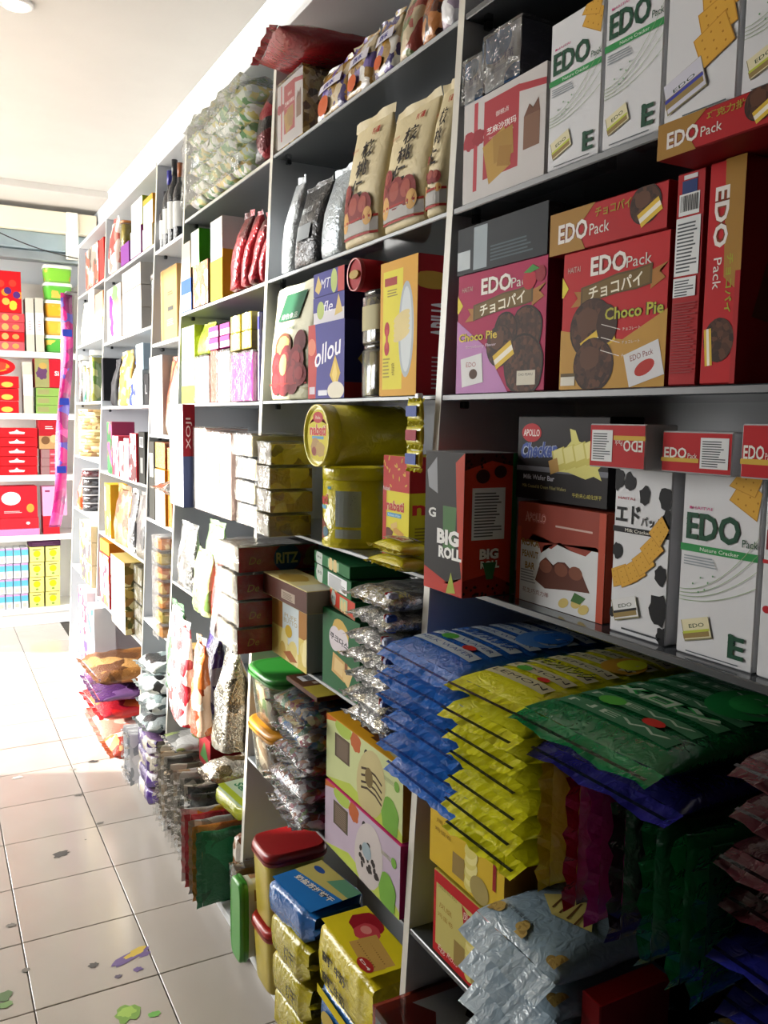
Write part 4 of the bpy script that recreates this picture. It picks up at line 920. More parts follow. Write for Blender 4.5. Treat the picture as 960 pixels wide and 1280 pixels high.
# --- pale wafer packs jutting out in front of the divider, blown out by daylight
SIL = 'b9b29a'
def flat_stack(name, labelf, pl, pr, pt, zb, off, n, front, side, depth, group, top=None, wrap=.003, kind='gloss', art=None, sart=None, seed=1, cat='pack'):
    x, y0, y1, zb, zt = fit(pl, pr, pt, zb, off); h = (zt - zb)/n
    for i in range(n):
        r = random.Random(seed*13+i)
        carton(name, labelf(n-1-i), cat, (x + r.uniform(-.006, .006), y0, y1, zb+i*h, zb+(i+1)*h-.0012), depth, front, side, top, art=art, sart=sart, group=group, wrap=wrap, kind=kind, seed=seed*5+i, gap=.005)
YEP = busy(['b59a2e', '8e6a20', 'c9b85a', '5a3a1a'], 30)
SILB = busy(['cfc9b4', 'b4ab8a', 'e0dccb', '9a9278'], 40, 'gloss', (1, 1, 3))
flat_stack('wafer_pack', lambda k: 'pale film-wrapped wafer pack, %s of the stack beside the upright tin' % ORD[k], 322, 362, 553, Z3, -.075, 4, SILB, YEP, .10, 'pale wafer packs beside the upright tin', 'b8ac60', wrap=.004, seed=3)
flat_stack('wafer_pack', lambda k: 'silver wafer pack, %s of the stack next to the tall white packs' % ORD[k], 291, 319, 541, Z3, -.06, 4, SILB, 'b0aa98', .13, 'silver wafer packs next to the tall white packs', '9aa0a4', wrap=.004, seed=4)
# --- shelf of cookie cartons
def art_ritz(a):
    a.rect(0, 0, 1, 1, 'b02024'); a.ell(.60, .5, .17, .17, '2a5a9a', n=24); a.text('RITZ', .60, .5, .46, 'ece29a', fitw=.28, bold=.03, out='2a7a6a'); a.ell(.95, .5, .12, .13, 'b88a3a'); a.ell(.86, .3, .06, .05, 'c89a4a'); a.text('De', .2, .45, .3, 'c88a3a', fitw=.14, shear=.3)
x, y0, y1, zb, zt = fit(270, 297, 682, Z4, -.095); hh = (zt-zb)/4
for i in range(4):
    carton('cracker_box', 'red cracker box in crinkled clear film, %s of the stack' % ORD[3-i], 'box', (x+.004*(i % 2), y0, min(y1, 2.025), zb+i*hh, zb+(i+1)*hh-.0015), .2, 'b0a890', '9a1a1e', '8a8478', sart=art_ritz, wrap=.004, group='red cracker boxes in film', seed=i+40)
def art_puff(a):
    a.rect(0, 0, 1, 1, 'c8b45e'); a.rect(0, .5, 1, 1, '9a6a2e'); a.rect(.32, .22, .78, .93, 'bcc6c8'); a.text('PUFF', .55, .74, .07, 'a08a5a', fitw=.34); a.text('BUTTO', .55, .66, .07, 'a08a5a', fitw=.38)
    rnd = random.Random(2)
    for i in range(12): a.ell(rnd.random(), .05+.3*rnd.random(), .14, .1, ('d2c27a', 'b89a4a', 'dcd096')[i % 3], n=12, rot=rnd.random()*3)
    a.ell(.5, .5, .1, .07, 'c0a23a'); a.poly([(.35, .12), (.55, .2), (.75, .08), (.55, .02)], '9a5a2a')
fpf = fit(331, 384, 762, Z4, -.01)
carton('puff_box', 'yellow and white puff pastry carton under the brown-lidded one', 'box', fpf, .055, 'c8b45e', 'a9adb0', art=art_puff)
fpl = fitH(320, 384, .05, fpf[4]+.001, -.04)
carton('puff_box', 'brown-sided carton with a cream top lying on the puff pastry carton', 'box', fpl, .085, '4a2418', '8a8478', 'd2c48a', art=lambda a: (a.rect(.45, .2, .75, .6, '9a8a7a'), a.lines(.48, .25, .72, .55, 4, '5a4a3a')), tart=lambda a: (a.ell(.4, .4, .2, .12, 'b89a4a', wob=.2), a.rect(.75, 0, 1, 1, 'c9c4b0')))
def art_kuku(a):
    a.rect(0, 0, 1, 1, '14562e'); a.ell(.48, .72, .24, .2, 'b99a4a', n=20, wob=.12); a.ell(.35, .66, .16, .15, 'c4bcc0'); a.ell(.55, .66, .16, .15, 'c4bcc0'); a.text('쿠크다스', .46, .66, .09, '2a2a30', fitw=.5, bold=.03, rot=-.1)
    a.slab(.46, .32, .18, .12, 'b8965a', -.15); a.slab(.46, .32, .12, .08, 'cbb07a', -.15); a.poly([(.6, .42), (.86, .38), (.72, .12), (.58, .2)], 'c8ac72'); a.rect(.62, .3, .7, .42, '7a4a26')
fku = fit(385, 450, 780, Z4, .002)
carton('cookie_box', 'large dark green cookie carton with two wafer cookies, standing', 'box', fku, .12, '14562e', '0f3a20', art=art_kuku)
def art_kuflat(a): a.rect(.02, .08, .98, .12, '2f7a48'); a.ell(.16, .55, .1, .1, 'b8c0b8', wob=.15); a.text('쿠크', .16, .55, .2, '26302a', fitw=.12, bold=.02); a.rect(.42, .15, .72, .85, '9ab08a'); a.ell(.5, .4, .05, .08, 'c8b07a'); a.ell(.62, .4, .05, .08, 'c8b07a')
zz = fku[4] + .001
hf = min(.0405, (Z3 - .013 - zz)/3 - .001)
for i, (c, lb) in enumerate([('b0341e', 'flat red-orange cookie carton lying on the large green one'), ('155c32', 'flat green cookie carton with a white sticker, middle of the flat ones'), ('15602f', 'flat green cookie carton at the top of the pile, under the tin shelf')]):
    ff = fitH(385, 450 - 2*i, hf, zz+(hf+.001)*i, .0)
    hh_ = hf
    carton('cookie_box', lb, 'box', ff[:4] + (ff[3]+hh_,), .13, c, '0f4a26', art=art_kuflat if i != 1 else (lambda a: (art_kuflat(a), a.sticker(.4, .1, .9, .9, 7))), rz=-.12)
SILV = busy(['c2c2be', '9a9a98', 'dcdcda', '7a7a7c', 'b0aa98'], 60, 'silver')
for i in range(7):
    t = thing('wafer_roll_pack', 'silver clear-wrapped biscuit pack, %s of the pile' % ORD[6-i], 'pack', (.668 + random.uniform(-.006, .006), 1.297 + random.uniform(-.005, .005), Z4+.0372*i), random.uniform(-.08, .08), 'silver clear-wrapped biscuit packs')
    o = pillow(t, .2, .148, .034, SILV, mat('d4d6d8', 'silver'), seal=.012, seed=100+i, amp=.004, freq=30, nu=16, na=22, p=5)
    boxobj('colour_band', (.01, -.064, .004), (.03, -.048, .0355), mat('2a3f80' if i % 2 else '9aa0b8', 'gloss'), o, b=.004)
    boxobj('red_band', (.012, -.046, .004), (.028, -.04, .035), mat('a03030', 'gloss'), o, b=.002)
# --- shelf with gift cookie boxes, tubs and sweets
def art_gift(base):
    def fn(a):
        g = base == 'g'
        a.rect(0, 0, 1, 1, 'b9c08a' if g else 'b0a0b0'); a.poly([(0, .9), (.2, 1), (0, 1)], 'b8622a'); a.poly([(0, .0), (.35, .2), (.6, .12), (.9, .22), (1, .1), (1, 0), (0, 0)], 'a9b84a')
        a.ell(.25, .93, .12, .05, '9ab04a'); a.ell(.42, .88, .07, .06, 'a8562a', wob=.2); a.ell(.56, .80, .03, .04, '2a2620')
        a.rect(.13, .44, .34, .80, '4a3a2a' if g else '4a4430'); a.rect(.15, .46, .32, .78, '5a4a3a')
        for i in range(9): a.rect(.16, .48+.032*i, .31, .495+.032*i, '7a6a5a')
        a.ell(.62, .44, .17, .22, 'b4a878' if g else 'b9b0ac', n=22, rot=-.45); 
        if g:
            for v in (.58, .48, .38, .30): a.line([(.5, v), (.58, v+.05), (.68, v+.04), (.76, v-.03)], .014, '3a2a1c')
            a.ell(.6, .52, .05, .06, '6a5a34')
        else:
            rnd = random.Random(9)
            for i in range(22): a.ell(.62+.13*(rnd.random()-.5)*2, .44+.19*(rnd.random()-.5)*2, .016, .022, '2a221e', n=8, rot=rnd.random()*3)
            a.ell(.6, .5, .06, .05, '8a9aa0')
        a.ell(.86, .2, .1, .12, '6a9a3a', wob=.15); a.ell(.93, .7, .03, .03, '6a9a3a'); a.lines(.78, .68, .92, .74, 3, '9aa07a')
    return fn
yg0, yg1 = 1.222, 1.545
carton('cookie_gift_box', 'lilac gift cookie box with a pink edge under the green and orange one', 'box', (XF(.6)-.006, yg0-.006, yg1-.01, Z5, .702), .09, 'b0a0b0', 'a8265a', 'b82a64', art=art_gift('p'))
carton('cookie_gift_box', 'pale green gift cookie box with an orange top, on the lilac one', 'box', (XF(.7)-.004, yg0, yg1, .7025, .838), .09, 'b9c08a', '8e5a14', 'c8921e', art=art_gift('g'), tart=lambda a: (a.rect(.3, .3, .5, .8, '4a2a14'), a.rect(.5, .2, .64, .6, '5a3418'), a.ell(.82, .45, .13, .09, 'b0b08a'), a.line([(.72, .4), (.92, .6)], .02, '3a5a2a')))
CANDY = busy(['3a6a9a', '9aa6b0', '7a2a3a', 'c8c0b0', '2a4a7a', 'b08a4a', '4a7a5a'], 60)
CANDY2 = busy(['7a3a4a', 'b8b0b8', '4a2a3a', '9a9aa8', '8a4a30', '5a6a3a'], 70)
for i in range(5):
    t = thing('candy_bag', 'clear bag of wrapped sweets, %s of the pile' % ORD[4-i], 'candy', (.672+random.uniform(-.008, .01), 1.655+random.uniform(-.004, .004), Z5+.0565*i), random.uniform(-.1, .1), 'clear bags of wrapped sweets')
    o = pillow(t, .17, .185, .045, CANDY if i > 2 else CANDY2, mat('cfd6dc', 'film'), seal=.025, seed=120+i, amp=.009, freq=24, nu=16, na=22, p=3)
    v_, f_ = [], []
    oo = pillow(o, .176, .194, .050, mat('ffffff', 'film'), mat('cfd6dc', 'film'), seal=.012, seed=140+i, amp=.005, freq=34, nu=14, na=20, p=3, name='clear_film')
    oo.location = (-.003, 0, .001)
    for c in list(oo.children): bpy.data.objects.remove(c)
carton('chocolate_box', 'brown and yellow flat sachet box lying on the bags of sweets', 'box', (.70, 1.575, 1.75, Z5+.2845, Z5+.305), .16, '4a2c1c', '4a2c1c', '5a3a26', tart=lambda a: (a.rect(.55, 0, 1, 1, 'a8983a'), a.ell(.8, .6, .12, .12, 'b0643a'), a.sticker(.12, .1, .34, .5, bar=True), a.lines(.4, .2, .5, .8, 4, 'b0a090')))
# plastic tubs
TUBC = mat('c9d2cc', 'clear')
INN = busy(['a9a05a', '4a7a3a', 'c9c09a', '8a5a3a'], 40)
Gt = 'stacked plastic biscuit tubs'
tub('biscuit_tub', 'clear biscuit tub with a bright green lid, on top of the orange-lidded tub', 'tub', (.80, 1.885, .702), .20, .24, .135, TUBC, '2a7a2c', inner=INN, band=None, group=Gt)
tub('biscuit_tub', 'clear biscuit tub with an orange lid, below the green-lidded tub', 'tub', (.80, 1.885, Z5), .20, .24, .1355, TUBC, 'c98a2a', inner=busy(['b8946a', '8a6a4a', 'c9b8a0'], 40), group=Gt)
# ================================================================== base level of the second bay
ZB = .0785
def art_cracker(c1, word):
    def fn(a):
        a.rect(0, 0, 1, 1, c1, 3, 3); a.ell(.28, .72, .2, .16, '8a1420', n=18, wob=.15); a.ell(.4, .6, .15, .12, 'b03a40', n=16, wob=.15); a.ell(.36, .62, .07, .05, 'c87a70')
        for i in range(2):
            a.slab(.70, .48-.2*i, .24, .09, 'b08a44', -.12)
            for q in range(12): a.ell(.5+.035*q, .50-.2*i-.005*q, .008, .008, '7a5a24', n=6)
        a.ell(.82, .12, .12, .06, '9a2420'); a.text(word, .82, .12, .05, 'd8d0c8', fitw=.18, bold=.02)
    return fn
def art_crfront(a): 
    for v in (.62, .22): a.text('高钙 牛奶', .42, v, .22, '2a2410', fitw=.5, bold=.03)
def art_blue(a): a.rect(0, 0, 1, 1, '1d66a8', 3, 3); a.poly([(0, .45), (1, .62), (1, 1), (0, 1)], 'b3a65c'); a.poly([(.5, .7), (1, .72), (1, 1), (.6, 1)], '5a8a6a'); a.text('奶盐苏打饼干', .55, .42, .14, 'd2ccc0', fitw=.78, bold=.03, out='2a2418', rot=.1); a.ell(.2, .8, .12, .05, '2a4a8a')
def softpack(name, label, fs, depth, front, top, art=None, tart=None, side=None, group=None, seed=1, rz=0, cat='pack', kind='gloss', amp=.0035):
    """soft flow-wrapped block: rounded box with gathered end seals"""
    x, y0, y1, zb, zt = fs; w = y1-y0-.006; h = zt-zb-.002; d = depth
    t = thing(name, label, cat, (x, (y0+y1)/2, zb), rz, group)
    n = 10; v = []; f = []; mi = []
    prof = [(0, .12*h), (.02*d, .02*h), (.1*d, 0), (.9*d, 0), (.98*d, .03*h), (d, .12*h), (d, .88*h), (.97*d, .97*h), (.88*d, h), (.5*d, h), (.12*d, h), (.03*d, .97*h), (0, .88*h), (-.002, .5*h)]
    m = len(prof)
    for j in range(n+1):
        u = j/n; k = 1 - .25*max(0, abs(2*u-1)-.8)/.2
        for (px_, pz_) in prof: v.append((d/2 + (px_-d/2)*k, -w/2 + u*w, h/2 + (pz_-h/2)*k))
    v = crumple(v, amp, 26, seed); v = [Vector((q.x, q.y, max(q.z, .0002))) for q in v]
    for j in range(n):
        for i in range(m):
            f.append([j*m+i, j*m+(i+1) % m, (j+1)*m+(i+1) % m, (j+1)*m+i]); mi.append(1 if 6 <= i <= 10 else 0)
    f.append([i for i in range(m)]); mi.append(0); f.append([n*m+i for i in range(m)][::-1]); mi.append(0)
    o = mk('wrapped_body', v, f, [MT(front, kind), MT(top, kind)], t, smooth=True, fm=mi)
    for s in (-1, 1):
        sv = []
        for i in range(9):
            xx = d*.08 + d*.84*i/8; sv += [(xx, s*w*.5, h*.5+.002*math.sin(i*2)), (xx*1.02, s*(w*.5+.012), h*.46+.004*math.sin(i*2.3+seed))]
        mk('end_seal', sv, [[2*i, 2*i+1, 2*i+3, 2*i+2] for i in range(8)], MT(front, kind), o)
    if art:
        A = Art(w*.9, h*.9); art(A); A.build('front_print', t, lambda u, v_, e: (-.0055-e, w*.45-u*w*.9, h*.05+v_*h*.9))
    if tart:
        A = Art(w*.92, d*.86); tart(A); A.build('top_print', t, lambda u, v_, e: (d*.07+v_*d*.86, w*.46-u*w*.92, h+.0035+e))
    return t
YP = 'c2b018'
softpack('cracker_pack', 'yellow cracker pack with cherries and crackers printed on its top', (.665, 1.265, 1.50, .305, .425), .12, YP, YP, art=art_crfront, tart=art_cracker('cbb91a', 'D4'), seed=2)
softpack('cracker_pack', 'blue and yellow cracker pack directly under the yellow one with cherries', (.668, 1.265, 1.495, .192, .303), .12, '1f5a9a', YP, art=lambda a: (a.rect(0, .8, 1, 1, YP), a.ell(.3, .4, .2, .12, 'b09a4a')), seed=3)
softpack('cracker_pack', 'yellow cracker pack at the bottom under the blue and yellow one', (.668, 1.265, 1.495, ZB, .190), .12, YP, YP, seed=4)
softpack('cracker_pack', 'blue soda cracker pack with a yellow band lying on the yellow bags', (.648, 1.52, 1.71, .345, .415), .15, '1a5a9c', '1d66a8', tart=art_blue, seed=5, rz=.12)
for k, (z0, z1) in enumerate([(ZB, .165), (.167, .255), (.257, .343)]):
    softpack('cracker_pack', 'yellow-green cracker bag beneath the blue soda cracker pack, %s of three' % ('lowest', 'middle', 'highest')[k], (.652-.004*k, 1.525, 1.70, z0, z1), .14, 'a89a14', 'b0a218', art=lambda a: a.text('饼干', .7, .5, .4, '3a3408', fitw=.3, bold=.02), seed=6+k, rz=.05, group='yellow-green cracker bags')
tub('biscuit_tub', 'yellow tub with a dark red lid beside the blue soda cracker pack', 'tub', (.735, 1.815, .245), .13, .16, .19, mat('b8a53a', 'plastic'), '8e1a1c')
tub('biscuit_tub', 'yellow tub with a red lid under the dark red-lidded tub', 'tub', (.735, 1.815, ZB), .13, .16, .165, mat('b8a53a', 'plastic'), '9a241e')
t = tub('biscuit_tub', 'white tub on its side with a green lid facing the aisle, at floor level', 'tub', (.775, 1.93, .19), .075, .21, .14, mat('c4c6b4', 'plastic'), '3a8a2c', rot=(0, -math.pi/2, 0), band=busy(['b8b08a', '8a6a4a', 'c9c4a0'], 30))
carton('biscuit_box', 'tan and brown biscuit pack at the base behind the green-lidded tub', 'pack', (.66, 1.985, 2.025, ZB, .29), .16, 'a8924a', '7a5a2a', wrap=.004, kind='gloss')

# ================================================================== third bay (white packs, film bags)
P6 = ['eceee8', 'b9cc9a', 'dcd08a', 'c8d0cc', 'e4e8e4', '6a9a6a']
SACK = busy(P6, 45)
x, y0, y1, zb, zt = fit(231, 299, 96, Z0, -.03)
t = thing('cake_sack', 'big clear sack of small green and white cakes hanging over the top shelf', 'bag', (x, (y0+y1)/2, Z0))
y1 = min(y1, 2.83); w = y1-y0; h = zt-zb; nr, nc = 5, 4
for r_ in range(nr):
    for c_ in range(nc):
        o = pillow(t, .09, w/nc*.98, h/nr*.9, SACK, SACK, seal=.012, seed=200+r_*5+c_, amp=.004, nu=8, na=12, p=3, name='cake_sachet')
        o.location = (.02+random.uniform(-.008, .008), -w/2 + w/nc*(c_+.5), .004 + h/nr*r_)
filmwrap(t, w*1.02, .15, h, .006, 9, .012, name='clear_sack')
def art_tall(a): a.text('X', .5, .5, .1, '888888', fitw=.3)
x, y0, y1, zb, zt = fit(316, 334, 62, Z0, -.01); y0 = max(y0, 2.062); y1 = max(y1, y0+.07)
pouch('snack_bag', 'dark red and black foil bag squeezed between the clear sack and the divider', 'bag', (x, (y0+y1)/2, Z0), y1-y0, zt-zb, .16, busy(['5a1018', '1a1618', '8a1c28', '2a2024'], 18, 'foil'), seed=5, amp=.008)
# shelf 1.78
def sm(name, lb, pl, pr, pt, zb, front, side=None, off=0, depth=.08, top=None, art=None, cat='box', group=None, wrap=0, kind='card', seed=1, sart=None):
    fs = fit(pl, pr, pt, zb, off)
    carton(name, lb, cat, fs, depth, front, side, top, art=art, group=group, wrap=wrap, kind=kind, seed=seed, sart=sart); return fs
def two(c, v0, v1, word=None, wc='ffffff'):
    def fn(a):
        a.rect(0, v0, 1, v1, c)
        if word: a.text(word, .5, (v0+v1)/2, .12, wc, fitw=.7, bold=.02)
    return fn
fs = sm('snack_box', 'small blue and white box at the far end of the shelf above the lime bag', 224, 239, 346, Z1, 'a9bcc8', '2a4a9a', art=two('2a4aa0', .55, 1), depth=.07)
sm('snack_box', 'pale tan box standing on the small blue and white box', 225, 238, 300, fs[4]+.001, 'b89a78', '8a6a48', depth=.07, art=two('c8b8a8', .4, 1))
fs = sm('snack_box', 'orange and cream box under the green and white one', 241, 260, 322, Z1, busy(['c8a88a', 'b06a4a', 'd8c8b8', '8a5a3a'], 30), '3a2420', depth=.09)
sm('snack_box', 'white box with a bright green side, on the orange and cream box', 236, 249, 284, fs[4]+.001, 'd2dac8', '3a9a2a', depth=.09)
sm('snack_box', 'tall white and yellow box beside the red foil bags', 263, 278, 268, Z1, 'd0d4d4', 'c8a22a', depth=.08, art=two('d0aa2c', 0, .5), sart=two('d8d8d4', .6, 1))
RF = busy(['7a1420', '9a1c28', '4a0c14'], 14, 'foil')
x = XF(Z1)
for i, (pl, pr) in enumerate([(284, 295), (296, 307), (308, 318), (319, 331)]):
    fpouch('jerky_bag', 'red foil bag in the row under the clear sack, %s from the white box' % NTH[i], pl, pr, 258, Z1, RF, off=-.02+.005*i, d=.1, seed=20+i, group='red foil bags', amp=.007)
# shelf 1.483 : two layers
fs = sm('snack_pack', 'grey-green glossy pack at the far end, beside the lime bag', 227, 243, 447, Z2, 'a9b4a0', 'a9b4a0', art=two('a9b83a', 0, .4), kind='gloss', depth=.08)
fs2 = sm('snack_pack', 'grey and lime glossy pack lying on the grey-green one', 227, 243, 405, fs[4]+.001, '9aa8a8', 'a9b83a', kind='gloss', depth=.08)
fs = sm('snack_pack', 'crumpled silver pack next to the orange-red one', 244, 261, 442, Z2, busy(['d4d6d4', 'a9aaa4', 'e4e4e0'], 50, 'gloss'), 'b0b0ac', kind='gloss', wrap=.004, depth=.09)
fpouch('lime_bag', 'lime green crumpled bag on the crumpled silver pack', 244, 259, 400, fs[4]+.003, busy(['8a9a1a', 'a9b82a', '6a7a14'], 30, 'foil'), d=.06, seed=31)
fs = sm('snack_pack', 'narrow orange-red glossy pack', 263, 271, 437, Z2, 'b03a1c', 'a8341a', kind='gloss', depth=.09)
fs3 = sm('snack_pack', 'silver pack between the orange-red and magenta packs', 272, 287, 435, Z2, busy(['d4d6d4', 'b4aa98', 'e8e4e0'], 50, 'gloss'), 'b0b0ac', kind='gloss', wrap=.003, depth=.09)
fs = sm('snack_pack', 'deep magenta glossy bag-shaped pack', 289, 316, 436, Z2, '9a1a86', '8a1678', kind='gloss', wrap=.004, depth=.09, off=-.012)
zt = fs[4]+.006
GT4 = 'tiny tins in two rows'
for r_ in range(2):
    for i, (pl, pr) in enumerate([(259, 271), (273, 285)]):
        zz = fs3[4] + .006 + r_*.034
        y0, y1 = ycol(pr, XF(Z2), zz+.01), ycol(pl, XF(Z2), zz+.01)
        carton('mini_tin', 'small magenta and white sweet pack, %s row, %s' % (('lower', 'upper')[r_], ('far one', 'near one')[i]), 'pack', (XF(Z2)+.004, y0, y1, zz, zz+.033), .08, 'c8b0c0', '8a2a6a', art=two('9a3a7a', .55, 1), group=GT4)
    for i, (pl, pr) in enumerate([(288, 300), (302, 314)]):
        zz = zt + r_*.047
        y0, y1 = ycol(pr, XF(Z2)-.004, zz+.01), ycol(pl, XF(Z2)-.004, zz+.01)
        carton('mini_pack', 'small yellow and white pack above the magenta bag, %s row, %s' % (('lower', 'upper')[r_], ('far one', 'near one')[i]), 'pack', (XF(Z2)-.004, y0, y1, zz, zz+.046), .08, 'c9bd4a', 'b8aa3a', art=lambda a: a.ell(.5, .55, .3, .3, 'd4d4cc'), group='small yellow and white packs', kind='gloss')
sm('snack_pack', 'tall white pack with blue stripes against the divider', 318, 327, 388, Z2, 'd2d2d2', '2a2a6a', kind='gloss', depth=.1, art=two('3a3a8a', .8, .95))
# shelf 1.18: white columns at the far half of the bay
sm('wafer_box', 'tall white box with a dark red and blue side, beyond the white packs', 212, 229, 505, Z3, 'd8d8da', '3a4466', off=-.09, depth=.035, art=None, sart=lambda a: (a.rect(0, .5, 1, 1, '7a1420'), a.text('XOJI', .5, .72, .5, 'c8b0b0', fitw=.3, rot=math.pi/2)))
for i, (pl, pr, pt) in enumerate([(243, 258, 533), (259, 274, 538), (275, 289, 540)]):
    sm('wafer_box', 'tall glossy white pack, %s of three beside the dark red-sided box' % NTH[i], pl, pr, pt, Z3, 'dcd8d2', 'c0a8a0', off=-.06, depth=.12, group='tall glossy white packs', kind='gloss', wrap=.002, seed=i+3, top='a8785a')
# shelf .887: hanging film bags
CL = lambda *c: busy(list(c), 26, 'gloss')
def bag(name, lb, pl, pr, pt, zb, m, off=0, d=.06, seed=1, group=None, amp=.008, topm=None): return fpouch(name, lb, pl, pr, pt, zb, m, off=off, d=d, seed=seed, group=group, amp=amp, topm=topm)
bag('snack_bag', 'silver crumpled bag at the far end beside the pale green pouch', 218, 237, 658, Z4, busy(['c8c8c4', '8a8a88', 'e4e4e2', '5a5a58'], 24, 'silver'), seed=41)
bag('snack_bag', 'pale green pouch with a folded top behind the light green bag', 243, 268, 655, Z4, mat('7d9a72', 'foil'), off=.03, d=.07, seed=42, amp=.004)
bag('snack_bag', 'light green translucent bag in front of the pale green pouch', 238, 256, 692, Z4-.0, busy(['9ab07a', 'b9c890', '6a8a4a'], 20), off=-.06, d=.05, seed=43)
bag('snack_bag', 'red glossy pack among the film bags', 258, 273, 697, Z4, mat('a81c24', 'gloss'), off=-.05, d=.06, seed=44, amp=.003)
bag('snack_bag', 'pinkish clear bag below the red glossy pack', 275, 289, 690, Z4, busy(['b07a74', 'c8a8a0', '8a5a50', 'd8d0cc'], 30), off=-.0, d=.06, seed=45)
t = thing('snack_bag', 'clear bag with green and orange print lying over the far shelf edge', 'bag', (.66, 2.70, Z3+.001), .1)
pillow(t, .26, .2, .06, busy(['8a8c8c', 'c8cac8', '3a6a3a', 'b0562a', '5a5c5c'], 22, 'silver'), mat('c8cacc', 'silver'), seed=46, amp=.012, p=3)
# shelf .565
GS = 'crumpled silver snack bags on the low shelf'
bag('snack_bag', 'green and white film bag at the far end of the low shelf', 203, 217, 735, Z5, busy(['2a6a36', 'd2d8d2', '8a9a8c', '1a4a26'], 24), off=-.05, d=.07, seed=47)
bag('snack_bag', 'red and white sweet bag in front of the green and white bag', 208, 228, 780, Z5-.0, busy(['9a2430', 'd8d4d0', 'b8505a', 'e4e0dc'], 34), off=-.10, d=.045, seed=48)
sm('snack_box', 'tall tan and white box standing on the low shelf', 231, 240, 812, Z5, 'd4cfc0', busy(['a8783a', '8a5a2a', 'c8a86a'], 30), off=-.02, depth=.06)
bag('snack_bag', 'dark violet bag beside the tall tan box', 243, 262, 790, Z5, busy(['28204a', '3a2a6a', '8a8a94'], 22), off=.0, d=.07, seed=49)
bag('snack_bag', 'crumpled silver snack bag spilling over the low shelf by the divider', 262, 279, 772, Z5, busy(['c0beb4', '7a7a74', 'e4e2da', '5a564a', 'a09a88'], 24, 'silver'), off=-.06, d=.10, seed=51, amp=.012)
tub('biscuit_tub', 'yellow tub with a red lid at the near end of the low shelf', 'tub', (.835, 2.115, Z5+.124), .10, .15, .125, mat('b8a53a', 'plastic'), '98201e', band=busy(['b8b0b0', '5a2a5a', 'c8b04a'], 30), group='red-lidded tubs on the low shelf')
tub('biscuit_tub', 'yellow tub with a red lid underneath its twin on the low shelf', 'tub', (.835, 2.115, Z5), .10, .15, .122, mat('b8a53a', 'plastic'), '98201e', band=busy(['b8b0b0', '5a2a5a', 'c8b04a'], 30), group='red-lidded tubs on the low shelf')
# base level: flat packs filed upright
FP = [['8a8478', 'b9b2a4', '6a6a5a', 'c9c4bc'], ['a88a6a', 'c8b49a', '8a7a6a', 'b8b4b0'], ['9a968e', '7a766e', 'b8b4ac', '9a8a7a'], ['5a564e', '8a867e', '3a3a36', '6a665a']]
yy = 2.815
for i in range(11):
    w = .30; hh = .235 - .004*(i % 3); T = .036
    c = FP[i % 4] if i < 9 else ['262a28', '3a403c', '1a1c1c']
    t = thing('flat_snack_pack', 'clear flat pack filed upright at floor level, %s from the far divider' % NTH[i], 'pack', (.655, yy, ZB+.002), group='clear flat packs filed upright')
    t.rotation_euler = (math.pi/2, 0, random.uniform(-.012, .012)); t.location.z = ZB + hh/2*1.06 + .004
    o = pillow(t, w, hh, T*.94, busy(c, 22), mat('d0d2d0', 'film'), seal=.022, seed=300+i, amp=.004, freq=18, p=4)
    yy -= T + .005
for i, (c, lb) in enumerate([(['b8b8b4', 'c8a83a', 'd8d8d4'], 'white and yellow card pack filed upright before the bright red one'), (['9a1a22', '8a141c', 'b02a30'], 'bright red flat bag filed upright at floor level'), (['7a7c7a', '4a5a50', 'b0b2b0'], 'grey film bag filed upright next to the red one'), (['b0702a', '8a4a1a', 'c89a4a'], 'orange foil bag filed upright at floor level'), (['14603a', '0f4a2c', '1d7a4c'], 'shiny green foil bag filed upright, nearest of the row')]):
    hh = .21; T = .036
    t = thing('flat_snack_pack', lb, 'pack', (.63-.0*i, yy, ZB)); t.rotation_euler = (math.pi/2, 0, .01*((i % 3)-1)); t.location.z = ZB + hh/2*1.06 + .004
    pillow(t, .26, hh, T*.94, busy(c, 16, 'foil'), MT(c[0], 'foil'), seal=.018, seed=330+i, amp=.005, freq=18, p=4); yy -= T + .003
zt = ZB + .235*1.06 + .012
def art_sel(a): a.rect(0, 0, 1, 1, 'a9b89a', 3, 3); a.rect(0, 0, 1, .2, '9aa82a', 3, 1); a.text('Lorenz', .5, .8, .14, '26262a', fitw=.6, bold=.02); a.text('Selenit', .55, .5, .26, '2a6a44', fitw=.8, bold=.03)
softpack('cracker_pack', 'pale green biscuit pack with dark lettering lying on the filed packs', (.705, 2.115, 2.30, zt, zt+.045), .12, '9aa02a', 'a9b89a', tart=art_sel, seed=15, rz=.1)
softpack('bread_pack', 'brown and silver bread pack at the base against the near divider', (.69, 2.070, 2.108, ZB, .325), .14, busy(['a89a8a', 'c8c0b4', '7a4a2a'], 30), '6a3a1c', seed=16)

t = thing('snack_bag', 'crumpled silver foil bag lying behind the pale green biscuit pack', 'bag', (.86, 2.20, zt+.001), .0)
pillow(t, .14, .15, .075, busy(['c0beb4', '7a7a74', 'e4e2da', '5a564a', 'a09a88'], 24, 'silver'), mat('c8c8c4', 'silver'), seed=601, amp=.012, p=3)
t = thing('snack_bag', 'gold and silver crumpled bag lying on the filed packs beside the red carton', 'bag', (.70, 2.398, zt+.001), -.04)
pillow(t, .2, .105, .07, busy(['b8a888', '8a7a5a', 'e0d8c8', '6a5a3a', 'c8c0b0'], 24, 'silver'), mat('c8c0b0', 'silver'), seed=602, amp=.009, p=3)
carton('snack_box', 'dark red carton lying on the filed packs under the low shelf', 'box', (.74, 2.475, 2.60, zt+.002, zt+.10), .15, '7a161c', '6a1218', art=lambda a: a.poly([(.1, .2), (.5, .8), (.9, .2)], '3a6a30'))
